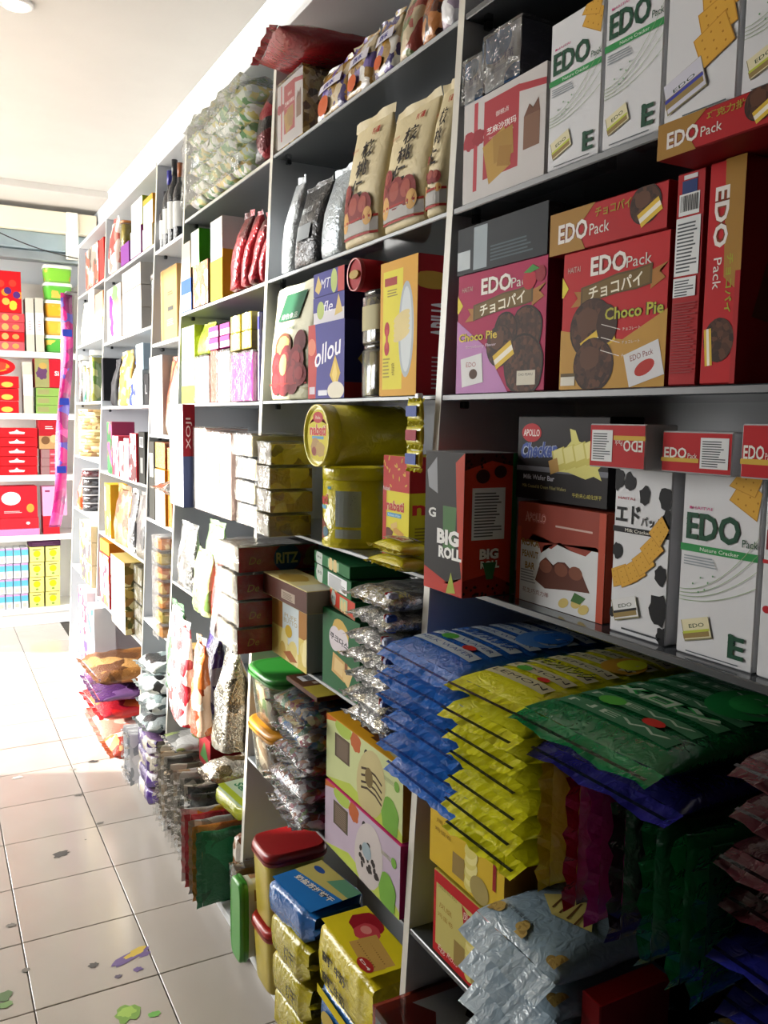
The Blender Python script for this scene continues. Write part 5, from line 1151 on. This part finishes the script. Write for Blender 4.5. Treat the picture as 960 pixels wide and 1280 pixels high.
t = thing('snack_bag', 'clear crinkled bag lying on the filed packs by the far divider', 'bag', (.68, 2.72, zt+.001), .05)
pillow(t, .26, .16, .04, busy(['a8a8a4', '8a9a5a', 'c8c8c6', '6a6a68'], 20), mat('d4d6d4', 'film'), seed=603, amp=.007, p=3)
bag('snack_bag', 'orange and white film bag between the tan box and the dark violet bag', 236, 246, 800, Z5, busy(['b8622a', 'd8d0c8', '8a3a1c', 'c8a890'], 28), off=-.085, d=.05, seed=604)
bag('snack_bag', 'white and purple film bag in front of the pinkish bag', 262, 275, 735, Z4, busy(['d8d8da', '5a3a7a', 'b8b8bc', 'e4e4e8'], 24), off=-.10, d=.045, seed=605)
# ================================================================== narrow fourth bay (bottles)
DZ = [2.045, 1.707, 1.375, 1.06, .675]
def bottle(label, px, pt, zb, off, r, cols, group):
    x = XF(zb)+off; y = ycol(px, x+r, zb+.1); h = zrow(pt, x+r, y) - zb
    t = thing('wine_bottle', label, 'bottle', (x+r, y, zb), group=group)
    loft('glass_body', [(0, r*.9, r*.9, 2), (.004, r, r, 2), (h*.58, r, r, 2), (h*.68, r*.75, r*.75, 2), (h*.76, r*.36, r*.36, 2), (h*.97, r*.34, r*.34, 2)], mat(cols[0], 'gloss'), t, 16)
    loft('cap', [(h*.82, r*.4, r*.4, 2), (h, r*.4, r*.4, 2)], mat(cols[1], 'plastic'), t, 14)
    loft('label_band', [(h*.18, r*1.02, r*1.02, 2), (h*.5, r*1.02, r*1.02, 2)], mat(cols[2], 'card'), t, 16, (False, False))
for i, (px, pt, cap, lb) in enumerate([(208.5, 240, '1c1c22', 'shortest dark bottle, farthest of the four'), (213, 214, '2a2a86', 'dark bottle with a blue cap'), (219, 200, '1a1a1e', 'dark bottle with a white label, third of the four'), (226, 204, '8a4a24', 'dark bottle with a brown cap, nearest of the four')]):
    bottle(lb, px, pt, DZ[0], .01, .027, ('1c2024', cap, 'c4c4c0'), 'dark bottles near the top')
def art_kraft(a): a.rect(.1, .0, .2, 1, 'a8783e'); a.lines(.45, .62, .8, .68, 2, '4a4030'); a.rect(.45, .4, .8, .46, '3a3a36'); a.lines(.4, .2, .85, .3, 4, '4a7a7a')
sm('snack_bag', 'tall brown kraft pack on its own under the bottles', 201, 221, 328, DZ[1], 'a8824e', 'b08a58', art=art_kraft, depth=.05, off=.01, cat='pack')
sm('snack_box', 'tall white box left of the reddish pouch, under the kraft pack', 187, 203, 443, DZ[2], 'dcd8d4', 'a8a4a0', depth=.1)
bag('snack_bag', 'reddish brown pouch standing right of the tall white box', 205, 219, 443, DZ[2], busy(['8a4a34', 'b07a5a', 'c8a890', '6a2a1c'], 20), seed=61)
sm('snack_box', 'black box with a white barcode panel, tilted spine beside the yellow bags', 186, 193, 548, DZ[3], '2a2a26', '26261e', depth=.12, art=lambda a: a.rect(.2, .55, .8, .85, 'b8b8b4'))
fs = sm('snack_box', 'white and yellow carton under the orange pack', 194, 206, 588, DZ[3], 'dcd6c8', 'a87a2a', depth=.1, off=-.01)
fs = sm('snack_box', 'orange and brown pack standing on the white and yellow carton', 194, 206, 548, fs[4]+.001, 'b0882e', '8a4a1c', depth=.1, off=-.01, kind='gloss')
sm('snack_box', 'orange-brown bag-shaped carton against the near divider', 207, 215, 560, DZ[3], 'b06a2a', '8a5a26', depth=.1, kind='gloss')
x, y0, y1, zb, zt = fit(190, 208, 662, DZ[4], -.03); zt = min(zt, DZ[3]-.027); hh = (zt-zb)/7
CAKE = ['9a6a3a', '8a7a3a', 'a87044', 'a06a48', '9a5a3a', '8a7a44', 'a8704a']
for i in range(7):
    y0_, y1_ = max(y0, DIV[2]+.014), y1
    t = thing('cake_tray', 'clear tray of brown cakes, %s of the tall stack' % ORD[6-i], 'cake', (x, (y0_+y1_)/2, zb+hh*i), group='clear trays of brown cakes')
    w = y1_-y0_-.008
    boxobj('cakes', (.006, -w/2+.004, .002), (.15, w/2-.004, hh*.8), busy([CAKE[i], 'b89a6a', CAKE[i]], 20), t, b=.008)
    filmwrap(t, w, .155, hh*.93, .001, 70+i, .003, name='clear_tray')
y0, y1 = DIV[2]+.023, 3.05
for i in range(4):
    softpack('biscuit_pack', 'purple biscuit pack, %s of the low stack by the floor' % ORD[3-i], (.64, y0, y1, ZB+.062*i, ZB+.062*(i+1)), .22, busy(['3a2068', 'd8d4dc', '4a2a7a', 'b8b0a0'], 14), '8a6a98', seed=400+i, group='purple biscuit packs')
for i in range(4):
    t = thing('snack_bag', 'grey-black crumpled bag, %s of the pile on the purple packs' % ORD[3-i], 'bag', (.635+.01*(i % 2), (y0+y1)/2, ZB+.249+.07*i), random.uniform(-.1, .1), 'grey-black crumpled bags')
    pillow(t, .24, .17, .058, busy(['3a4a4c', 'c8d0d0', '2a2c2e', '7a8a8c', 'e0e4e4'], 22, 'foil'), mat('8a9494', 'foil'), seed=410+i, amp=.012, p=3)
for i in range(4):
    t = thing('flat_snack_pack', 'white and silver flat pack by the floor, %s beyond the purple packs' % NTH[i], 'pack', (.62, 3.10+.035*i, ZB+.102), group='white flat packs by the floor'); t.rotation_euler = (math.pi/2, 0, 0)
    pillow(t, .24, .19, .033, busy(['d4d6d8', '9aa0a4', 'e8e8ea'], 20, 'gloss'), mat('d8dade', 'film'), seed=420+i, amp=.004, p=4)

# ================================================================== fifth bay
P = lambda *c: busy(list(c), 24, 'card')
fs = sm('snack_box', 'white and violet small box low on the top shelf of the far bay', 163, 176, 280, LV[0], 'd4ccd2', '7a3a7a', depth=.1)
sm('snack_box', 'white box with a lime edge standing on the white and violet box', 164, 178, 243, fs[4]+.001, 'dcdcd4', '8a9a2a', depth=.08)
fs = sm('snack_box', 'cream box beside the white and violet box on the top shelf', 178, 190, 278, LV[0], 'e0d8c8', 'c8b890', depth=.1)
sm('snack_box', 'white and orange box standing on the cream box', 179, 191, 240, fs[4]+.001, 'dcd6cc', 'b8862a', depth=.08, art=two('c8962e', .8, 1))
fs = sm('snack_box', 'purple box on the top shelf under the yellow jar', 151, 161, 300, LV[0], '7a3a86', '6a2a76', depth=.1)
x = XF(LV[0])
yj = ycol(156, x+.03, fs[4]+.05)
jar('biscuit_jar', 'small yellow jar standing on the purple box near the ceiling', 'jar', (x+.045, yj, fs[4]+.001), .034, .12, mat('b8a03a', 'gloss'), 'b0703a')
bag('snack_bag', 'pale red printed bag at the far end of the top shelf', 133.5, 141, 268, LV[0], P('c87a70', 'e0c8c0', 'b04a44', 'd8d0cc'), seed=71, off=-.01)
hs = []
x, y0, y1, zb, zt = fit(153, 176, 326, LV[1], .0); hh = min((zt-zb)/3, .092)
for i in range(3):
    carton('cake_carton', 'grey carton with red stamps, %s of three' % ORD[2-i], 'box', (x, y0, y1, zb+hh*i, zb+hh*(i+1)-.001), .16, 'd0ccc6', 'b0aca6', group='grey cartons with red stamps', sart=lambda a: (a.rect(.5, .55, .75, .7, 'a83a3a'), a.lines(.3, .2, .8, .4, 3, '8a8078')))
x = XF(LV[1]); yj = DIV[3]+.045
jar('biscuit_jar', 'tall clear jar of dark biscuits beside the grey cartons', 'jar', (x+.04, yj, LV[1]), .031, .19, P('2a1c16', '4a3424', '6a5a4a'), '8a8480', ex=2)
sm('snack_box', 'cream box with violet flowers at the far end beside the grey cartons', 134, 151, 352, LV[1], 'd8cfc4', 'c8b8a8', depth=.1, art=lambda a: (a.ell(.3, .6, .15, .2, '7a2a9a', wob=.4), a.ell(.35, .25, .13, .16, '7a2a9a', wob=.4), a.ell(.7, .5, .2, .25, 'b0826a', wob=.3), a.ell(.6, .85, .2, .12, '7a9a6a', wob=.3)))
for i, (nm, pl, pr, pt, c, lb) in enumerate([('snack_bag', 137, 143, 448, P('1c1c20', '2a2a2e'), 'slim black bag beside the gold pouch'), ('snack_bag', 145, 159, 436, P('9a7a3a', 'b8985a', 'd8c8a8', '7a5a26'), 'tall gold and white pouch on the eye-level shelf'), ('snack_bag', 161, 168, 450, P('2a3a8a', 'd8dce4', '1c2a6a'), 'blue and white pouch beside the gold one')]):
    bag(nm, lb, pl, pr, pt, LV[2], c, seed=80+i)
fs = sm('snack_box', 'white box under the pale blue one on the eye-level shelf', 169, 178, 462, LV[2], 'dcdee0', 'b0b8bc', depth=.1)
sm('snack_box', 'pale blue box stacked on the white box', 170, 179, 428, fs[4]+.001, 'b9ccd8', 'a0b4c4', depth=.09)
sm('snack_box', 'black box with white lettering against the near divider', 180, 187, 466, LV[2], '26262a', '1c1c20', depth=.1, art=lambda a: a.text('L', .5, .5, .3, 'c8c8c8', fitw=.4))
for i, (pl, pr, pt, c, lb) in enumerate([(134, 140, 527, ('2f6a3a', '8a3a5a', '1c4a2a'), 'slim green and pink box, far end of the row of small packs'), (141, 148, 545, ('d8ccd0', 'a83a4a', 'c0b0b4'), 'white and red small pack, second of the row'), (149, 154, 552, ('a8222c', 'c89a98', 'd8d4d4'), 'red-backed small pack, third of the row'), (155, 161, 548, ('d8d2d4', '7a5a6a', 'b8a8ac'), 'white and mauve small pack, fourth of the row'), (162, 170, 542, ('dcd8d8', 'b0323a', '4a2a2c'), 'white small pack with red corner, fifth of the row')]):
    sm('snack_box', lb, pl, pr, pt, LV[3], P(*c), c[1], depth=.1, kind='card', off=-.01)
sm('snack_box', 'long black box with barcodes leaning at the end of the row of small packs', 172, 181, 540, LV[3], '2c2c28', '22221e', depth=.1, art=lambda a: (a.sticker(.2, .7, .8, .9, bar=True), a.rect(.3, .2, .7, .5, '9a9a96')))
for i, (pl, pr, pt, c, lb, k) in enumerate([(131, 138, 606, ('d8b83a', 'c89a2a', 'e4dcc0'), 'narrow yellow and white pack on the lower shelf', 0), (140, 156, 588, ('7a4a20', '9a6a34', 'c8a060', '5a3214'), 'large crumpled gold-brown pouch on the lower shelf', 1), (158, 165, 600, ('b8b4ac', '3a3a3c', 'd8d4cc'), 'white and black pouch beside the gold-brown pouch', 1), (167, 179, 590, ('2c2c2c', '5a5a58', '8a8680'), 'tall dark jar-like pouch against the near divider', 1)]):
    if k: bag('snack_bag', lb, pl, pr, pt, LV[4], busy(list(c), 20, 'foil'), seed=90+i, amp=.009)
    else: sm('snack_box', lb, pl, pr, pt, LV[4], P(*c), c[1], depth=.08)
FL = busy(['a08a4a', '6a5a2a', 'c8bC8a'.lower(), '8a6a3a', '4a4a24'], 40, 'card')
fs = sm('snack_box', 'red and white bag-like carton under the small orange carton', 125, 136, 697, LV[5], P('d8ccc8', 'a83a4a', 'e4dcd8', 'b8783a'), 'a8323a', depth=.09)
sm('snack_box', 'small orange carton on the red and white bag-like carton', 125, 136, 668, min(fs[4], .80)+.001, 'c8922e', 'a86a1c', depth=.07)
x, y0, y1, zb, zt = fit(139, 156, 690, LV[5], -.03); zt = min(zt, LV[4]-.027); hh = (zt-zb)/3
for i in range(3): carton('cake_carton', 'olive flowered cake carton, %s of three' % ORD[2-i], 'box', (x, y0, y1, zb+hh*i, zb+hh*(i+1)-.001), .14, 'dcd8cc', FL, '8a7a44', group='olive flowered cake cartons')
x, y0, y1, zb, zt = fit(159, 179, 676, LV[5], .006); zt = min(zt, LV[4]-.027); hh = (zt-zb)/4
for i in range(4): carton('cake_carton', 'white film-wrapped cake pack, %s of four beside the tray stack' % ORD[3-i], 'box', (x, y0, y1, zb+hh*i, zb+hh*(i+1)-.003), .14, busy(['e0dcd0', 'c0b8a0', 'a8a078'], 30), 'a09a7a', group='white film-wrapped cake packs', wrap=.003, seed=i+60)
def floorbag(label, px, py, z, L, W, T, m, sm_, seed, rz=0, amp=.01):
    p = onfloor(px, py, z)
    t = thing('snack_bag', label, 'bag', (p.x, p.y, z), rz)
    return pillow(t, L, W, T, m, sm_, seed=seed, amp=amp, p=3, seal=.02)
for i, (z, c, lb, kind) in enumerate([(ZB, ['b87a6a', 'c8a89a', 'd8c8c0', '9a3a2c'], 'pinkish clear bag at floor level under the bright red bag', 'gloss'), (ZB+.076, ['b01c1c', '9a1418', 'c85a2a', '8a1420'], 'bright red and yellow bag on the pinkish floor bag', 'gloss'), (ZB+.152, ['4a2a5a', '6a4a7a', '2a1a3a'], 'dark violet bag between the red and brown bags', 'gloss'), (ZB+.207, ['7a4e22', '9a6a34', 'b88a50', '5a3616'], 'large crumpled brown paper-like bag topping the floor pile', 'foil')]):
    t = thing('snack_bag', lb, 'bag', (.60, 3.72+.03*i, z), .05*(i % 2))
    pillow(t, .34, .40, (.066, .066, .046, .08)[i], busy(c, 12, kind), MT(c[0], kind), seed=500+i, amp=(.009, .007, .006, .014)[i], p=3, seal=.02)
t = thing('snack_bag', 'orange and red bag slumped at the foot of the far bay', 'bag', (.60, 3.385, ZB), .03)
pillow(t, .3, .19, .08, busy(['c8642a', 'd8a86a', 'b03a24', 'd8c8b8'], 16, 'gloss'), mat('b8502a', 'gloss'), seed=520, amp=.01, p=3, seal=.02)

# ================================================================== sixth bay
FZ = [2.09, 1.82, 1.51, 1.22, .93, .6]
sm('snack_box', 'metallic red and silver box near the ceiling of the farthest bay', 107, 123, 300, FZ[0], P('8a8278', 'b85a4a', '5a5048', 'c8c0b8'), 'a82024', depth=.12)
sm('snack_box', 'narrow red-edged box beside the metallic box', 124, 130, 295, FZ[0], 'b03a34', 'a01c1c', depth=.1)
sm('snack_box', 'tall white carton in the farthest bay', 111, 118, 360, FZ[1], 'dcdad4', 'c8c4bc', depth=.1)
fs = sm('snack_box', 'orange carton, lower of two beside the tall white carton', 119, 129, 395, FZ[1], 'd0b48a', 'b8782e', depth=.1)
sm('snack_box', 'orange carton, upper of two beside the tall white carton', 119, 129, 362, fs[4]+.001, 'd0b48a', 'b8622a', depth=.1)
bag('snack_bag', 'cream bag at the far end of the farthest bay', 99, 110, 372, FZ[1], P('d8d4b8', 'b8b894', 'e0dcc8'), seed=101)
x = XF(FZ[2])
for i, (px, pt, c, lb) in enumerate([(106, 445, ('5a4a44', 'c8b8b0', '4a3834'), 'jar of dark round biscuits at the end of the eye-level shelf'), (111, 452, ('2a9a7a', 'd8e4dc', 'c8b03a'), 'green and white patterned jar'), (115.7, 455, ('c8bc98', '9a7a4a', 'b8b088'), 'cream jar beside the patterned one'), (120.5, 438, ('a8a83a', 'c8c87a', '6a8a2a'), 'tall yellow-green jar beside the slim black box')]):
    y = ycol(px, x+.04, FZ[2]+.08); h = zrow(pt, x+.04, y)-FZ[2]
    jar('snack_jar', lb, 'jar', (x+.045, y, FZ[2]), .036, h, P(*c), 'd4d4d0', group='snack jars on the eye-level shelf')
sm('snack_box', 'slim black box beside the yellow-green jar', 124, 129, 447, FZ[2], '222226', '1c1c20', depth=.1)
x = XF(FZ[3]); y = ycol(104, x+.02, FZ[3]+.1)
for i in range(7):
    t = thing('cookie_tin', 'round cream cookie tin, %s of the tower' % ORD[6-i], 'tin', (x+.10, y, FZ[3]+.036*i), group='tower of round cream cookie tins')
    loft('tin_body', [(0, .1, .1, 2), (.026, .1, .1, 2)], P('c8b888', 'a08a58', 'd8ccaa', '8a6a4a'), t, 28); loft('tin_lid', [(.022, .103, .103, 2), (.034, .103, .103, 2), (.0355, .1, .1, 2)], P('d8c89a', 'b89a68', '8a6a4a'), t, 28)
x = XF(FZ[4])
for i in range(5):
    y = ycol(113, x+.05, FZ[4]+.1)
    t = thing('sweet_jar', 'clear red-lidded round box of dark sweets, %s of the column' % ORD[4-i], 'jar', (x+.06, y, FZ[4]+.045*i), group='column of dark sweet boxes')
    loft('contents', [(.003, .045, .045, 2), (.036, .045, .045, 2)], mat('3a2c30' if i < 4 else '8a2a34', 'gloss'), t, 20); loft('wall', [(0, .05, .05, 2), (.04, .05, .05, 2)], mat('e0e0e4', 'clear'), t, 20); loft('lid', [(.038, .051, .051, 2), (.0445, .05, .05, 2)], mat('c8c0c0', 'plastic'), t, 20)
claim(x, x+.12, y-.052, y+.052, FZ[4], FZ[4]+.23)
bag('snack_bag', 'orange-red bag at the far end beside the dark sweet boxes', 96, 105, 595, FZ[4], P('c8502a', 'd88a6a', 'b02a24'), seed=111)
x, y0, y1, zb, zt = fit(100, 121, 655, FZ[5], -.02); hh = (zt-zb)/3
for i in range(3): carton('snack_box', 'white and yellow printed carton, %s of three in the farthest bay' % ORD[2-i], 'box', (x, y0, y1, zb+hh*i, zb+hh*(i+1)-.001), .14, P('dcd4bc', 'c8a83a', 'e4e0d4', '4a4448'), 'c8c0a0', group='white and yellow printed cartons')
x, y0, y1, zb, zt = fit(101, 118, 760, ZB, -.03)
sm('snack_box', 'white carton with violet and red print at floor level of the farthest bay', 99, 109, 728, ZB, P('dcd8dc', '4a3a7a', 'b03a4a', 'e4e0e4'), 'c8b8c0', depth=.12, off=-.02)
sm('snack_box', 'white and blue bottle-shaped carton at floor level against the divider', 110, 118, 742, ZB, P('d8dce0', '3a5a8a', 'b8907a'), 'c8d0d8', depth=.1, off=-.02)
# magenta strip hanging down the end of the shelving
v = []; f = []; n = 24
x0 = XF(1.5) - .02; y0 = 5.2
for i in range(n+1):
    u = i/n; z = 2.12 - 1.32*u; wv = .035*math.sin(u*9)*u
    for s in (-1, 1): v.append((x0 + s*.032 - .10*u*u + wv*.4, y0 + .012*math.sin(u*14+s), z))
f = [[2*i, 2*i+1, 2*i+3, 2*i+2] for i in range(n)]
t = thing('sweet_strip', 'magenta printed strip hanging beside the farthest bay', 'banner', (x0, y0, .8))
o = mk('strip', [(a-x0, b-y0, c-.8) for a, b, c in v], f, busy(['98105f', 'b01a70', '7a1058', 'c23a86', '4a3a9a'], 14, 'gloss'), t, smooth=True)
so = o.modifiers.new('thickness', 'SOLIDIFY'); so.thickness = .004
for i, k in enumerate((4, 11, 18)):
    a = Vector(v[2*k]); b_ = Vector(v[2*k+1]); c = (a+b_)/2
    boxobj('blue_print', (c.x-x0-.026, c.y-y0-.014, c.z-.8-.02), (c.x-x0+.026, c.y-y0-.009, c.z-.8+.02), mat('2a3a9a', 'ink'), t)
t.location.y = 5.1 + .04
boxobj('hanger_rod', (-.012, -.0805, 1.312), (.075, .008, 1.322), mat('8a8c90', 'metal'), t)

# ================================================================== shelves across the far end
YBK = 6.15
BZ = [1.856, 1.447, 1.034, .626, .125]
t = thing('end_shelving', 'white shelving unit across the far end of the aisle', 'shelf', (0, YBK, 0))
wht = mat('e8e6e2', 'laminate')
for z in BZ: boxobj('shelf_board', (-1.2, 0, z-.04), (.985, .32, z-.0005), wht, t)
boxobj('back_panel', (-1.2, .322, 0), (.985, .336, 2.34), wht, t); boxobj('kick_panel', (-1.2, .02, 0), (.985, .04, .084), wht, t)
for xx in (-1.2, .97): boxobj('side_panel', (xx, .0, 0), (xx+.015, .321, 2.34), wht, t)
def fitB(pl, pr, pt, zb, off=0.0, zf=None):
    y = YBK + off
    def col(px, z):
        k = (px-CX)/FPX; zz = z-CAMH
        return -(y*(k*_Y.z-_Y.x) + zz*(k*_U.z-_U.x))/(k*_X.z-_X.x)
    zt = zf or zb+.1
    for _ in range(3):
        x0, x1 = col(pl, (zb+zt)/2), col(pr, (zb+zt)/2)
        k = (pt-CY)/FPX
        if not zf: zt = CAMH - ((x0+x1)/2*(k*_X.z-_X.y) + y*(k*_Y.z-_Y.y))/(k*_U.z-_U.y)
    return x0, x1, zb, zt, y
def cb(name, lb, pl, pr, pt, zb, c, art=None, group=None, cat='box', off=0.0, depth=.14, zt=None, top=None, x0=None):
    a, b_, zb, z1, y = fitB(pl, pr, pt, zb, off, zt); zt = zt or z1
    for l in BZ[:-1]:
        if l > zb + .03: zt = min(zt, l - .043)
    w = b_-a-.004; h = zt-zb-.001
    t = thing(name, lb, cat, ((a+b_)/2, y, zb), math.pi/2, group)
    m = MT(c, 'card'); boxobj('body', (0, -w/2, 0), (depth, w/2, h), [m, m, MT(top, 'card') if top else m], t)
    dress(t, w, h, depth, art); return zt
def fruit(a):
    rnd = random.Random(3)
    for i in range(9): a.ell(.35+.6*rnd.random(), .1+.7*rnd.random(), .12, .12, ('d8842a', '4a2a6a', 'b8b83a', 'c83a2a', 'd8a84a')[i % 5], n=12)
RB = 'b8181e'
zt = cb('gift_box', 'red fruit gift box near the top left of the far shelving', -14, 27, 338, BZ[0]+.245, RB, fruit)
h4 = .245/4
for i in range(4):
    cb('gift_box', 'flat red fruit box, %s of four under the fruit gift box' % ORD[3-i], -14, 31, 0, BZ[0]+h4*i, ('c0434a', 'c0434a', 'b01c22', 'c0545a')[3-i], lambda a: (a.ell(.45, .5, .1, .1, 'd89a5a'), a.ell(.75, .5, .1, .08, 'c88a4a')), 'flat red fruit boxes', zt=BZ[0]+h4*(i+1)-.001)
for i, (pl, pr) in enumerate([(32, 43), (44, 55)]):
    cb('snack_box', 'tall white and grey pack, %s of two beside the flat red boxes' % ('left', 'right')[i], pl, pr, 372, BZ[0], 'b8b4a6', lambda a: (a.rect(0, .32, 1, .72, 'e6e4e0'), a.lines(.3, .4, .7, .6, 4, 'b09a9a')), 'tall white and grey packs')
def tubB(lb, pl, pr, zb, h, c, lid, band, group):
    a, b_, _, _, y = fitB(pl, pr, 400, zb); w = b_-a
    t = tub('biscuit_tub', lb, 'tub', ((a+b_)/2, YBK+.09, zb), .17, w, h, mat(c, 'plastic'), lid, group=group, band=band); return t
for i, (c, lb) in enumerate([('4a9a3a', 'lowest'), ('d8a23a', 'fourth from the top'), ('d89a2a', 'third from the top'), ('5aa83a', 'second from the top'), ('7ab83a', 'topmost')]):
    tubB('green or yellow biscuit tub with a white lid, %s of the tower' % lb, 56, 92, BZ[0]+.116*i, .1155, c, 'e6ead8', busy([c, 'c8a84a', c], 12, 'card'), 'tower of biscuit tubs with white lids')
t = thing('gift_tin', 'oval red fruit gift tin standing on the red boxes', 'tin', (.42, YBK+.06, BZ[1]+.245+.058), rot=(math.pi/2, 0, 0))
loft('tin_body', [(-.03, .125, .057, 2), (.03, .125, .057, 2)], mat(RB, 'card'), t, 28); loft('fruit_print', [(.0302, .06, .025, 2), (.0306, .09, .035, 2)], busy(['d8842a', '4a2a6a', 'c83a2a', 'd8a84a'], 24, 'card'), t, 20)
for i in range(3): cb('gift_box', 'red fruit box, %s of three under the round tin' % ORD[2-i], -14, 24, 0, BZ[1]+.0815*i, RB, lambda a: a.ell(.6, .3, .2, .1, 'd8a84a'), 'red fruit boxes under the round tin', zt=BZ[1]+.0815*(i+1)-.002)
cb('snack_box', 'tall white and grey pack alone beside the red boxes', 29, 41, 452, BZ[1], 'b4b0a2', lambda a: (a.rect(0, .35, 1, .75, 'e6e4e0'), a.lines(.3, .45, .7, .6, 4, 'b09a9a')))
for i in range(3): cb('gift_box', 'flat green and brown fruit box, %s of three' % ORD[2-i], 45, 75, 0, BZ[1]+.058*i, '7a9a4a', lambda a: a.rect(.05, .2, .55, .8, '8a8a5a'), 'flat green and brown fruit boxes', zt=BZ[1]+.058*(i+1)-.001)
cb('gift_box', 'dark red gift box with a fruit picture, above the flat green ones', 43, 78, 442, BZ[1]+.175, 'a81a28', lambda a: (a.rect(0, 0, .52, 1, '8a8a5a'), a.ell(.25, .5, .2, .25, '5a3a5a', wob=.3), a.ell(.3, .75, .15, .12, 'a88a4a'), a.text('Si', .8, .5, .16, 'e0d8d8', fitw=.16, bold=.02)))
for i in range(5): cb('gift_box', 'bright red gift box with a white crest, %s of five' % ORD[4-i], -14, 47, 0, BZ[2]+.0635*i, 'c01820', lambda a: (a.poly([(.42, .35), (.72, .35), (.74, .55), (.62, .62), (.57, .85), (.52, .62), (.40, .55)], 'e0d0d0')), 'bright red gift boxes', zt=BZ[2]+.0635*(i+1)-.002)
for i in range(3): cb('gift_box', 'flat mauve and red biscuit box, %s of three' % ORD[2-i], 51, 75, 0, BZ[2]+.058*i, 'a83a48', lambda a: (a.rect(0, 0, .45, 1, '8a6a6a'), a.rect(.5, .3, .9, .5, 'd88a90')), 'flat mauve and red biscuit boxes', zt=BZ[2]+.058*(i+1)-.001)
cb('gift_box', 'red biscuit box with cookie pictures above the flat mauve ones', 48, 76, 520, BZ[2]+.175, '9a1c24', lambda a: (a.rect(0, 0, 1, .45, 'a8845a'), a.ell(.3, .3, .2, .2, '6a4a30'), a.ell(.7, .35, .2, .2, 'c8a070'), a.lines(.3, .7, .7, .82, 2, 'd8c0c0')))
cb('gift_box', 'flat pink box at the bottom of the red gift boxes', -14, 50, 0, BZ[3], 'd87aa8', None, zt=BZ[3]+.046, group=None)
cb('gift_box', 'flat red box with a white spot on the flat pink box', -14, 49, 0, BZ[3]+.047, 'b8242e', lambda a: a.ell(.78, .5, .04, .03, 'e0d8d8'), zt=BZ[3]+.12)
cb('gift_box', 'large red gift box with a plain white oval, on the flat boxes', -14, 47, 608, BZ[3]+.121, 'c01c28', lambda a: (a.ell(.45, .62, .2, .15, 'e4dcdc'), a.lines(.3, .16, .7, .24, 2, 'd8b0b0'), a.ell(.85, .3, .08, .1, 'c88a3a')))
cb('gift_box', 'small red box under the pink gift box', 54, 75, 646, BZ[3], 'b8202a', lambda a: a.rect(0, .48, 1, .52, '8a1820'), zt=BZ[3]+.125)
cb('gift_box', 'pink gift box beside the large red one', 53, 84, 608, BZ[3]+.126, 'd890b0', lambda a: (a.rect(.1, .82, .3, .88, '7a2a4a'), a.ell(.85, .55, .12, .14, 'e4d4dc')))
hrow = .42/4
for r_ in range(4):
    for c_ in range(5):
        pl = -12 + 9.6*c_
        cb('milk_pack', 'pale blue drink pack, %s row of the block, %s from the left' % (('lowest', 'second lowest', 'second highest', 'top')[r_], NTH[c_]), pl, pl+9.2, 0, BZ[4]+hrow*r_, 'd8dce0', lambda a: (a.rect(0, .5, 1, 1, '5aa8c8'), a.rect(0, .88, 1, 1, 'b88ab8'), a.rect(.2, .1, .8, .38, 'b4b4a8')), 'pale blue drink packs in a block', 'pack', zt=BZ[4]+hrow*(r_+1)-.003)
    for c_ in range(2):
        pl = 37 + 20*c_
        cb('lemon_box', 'yellow box with a round fruit picture, %s column, %s' % (('left', 'right')[c_], ('lowest', 'third from the top', 'second from the top', 'topmost')[r_]), pl, pl+18.5, 0, BZ[4]+hrow*r_, 'd8d078', lambda a: (a.ell(.5, .55, .25, .25, 'd8cc1c'), a.rect(.2, .8, .8, .86, '6a6a2a'), a.ell(.5, .2, .1, .08, '7a9a3a')), 'yellow fruit boxes at floor level', zt=BZ[4]+hrow*(r_+1)-.003)
cb('snack_box', 'flat dark purple pack lying on the yellow fruit boxes', 36, 76, 0, BZ[4]+.421, '3a1c34', lambda a: a.lines(.1, .2, .9, .8, 2, '5a3a54'), zt=BZ[4]+.456)
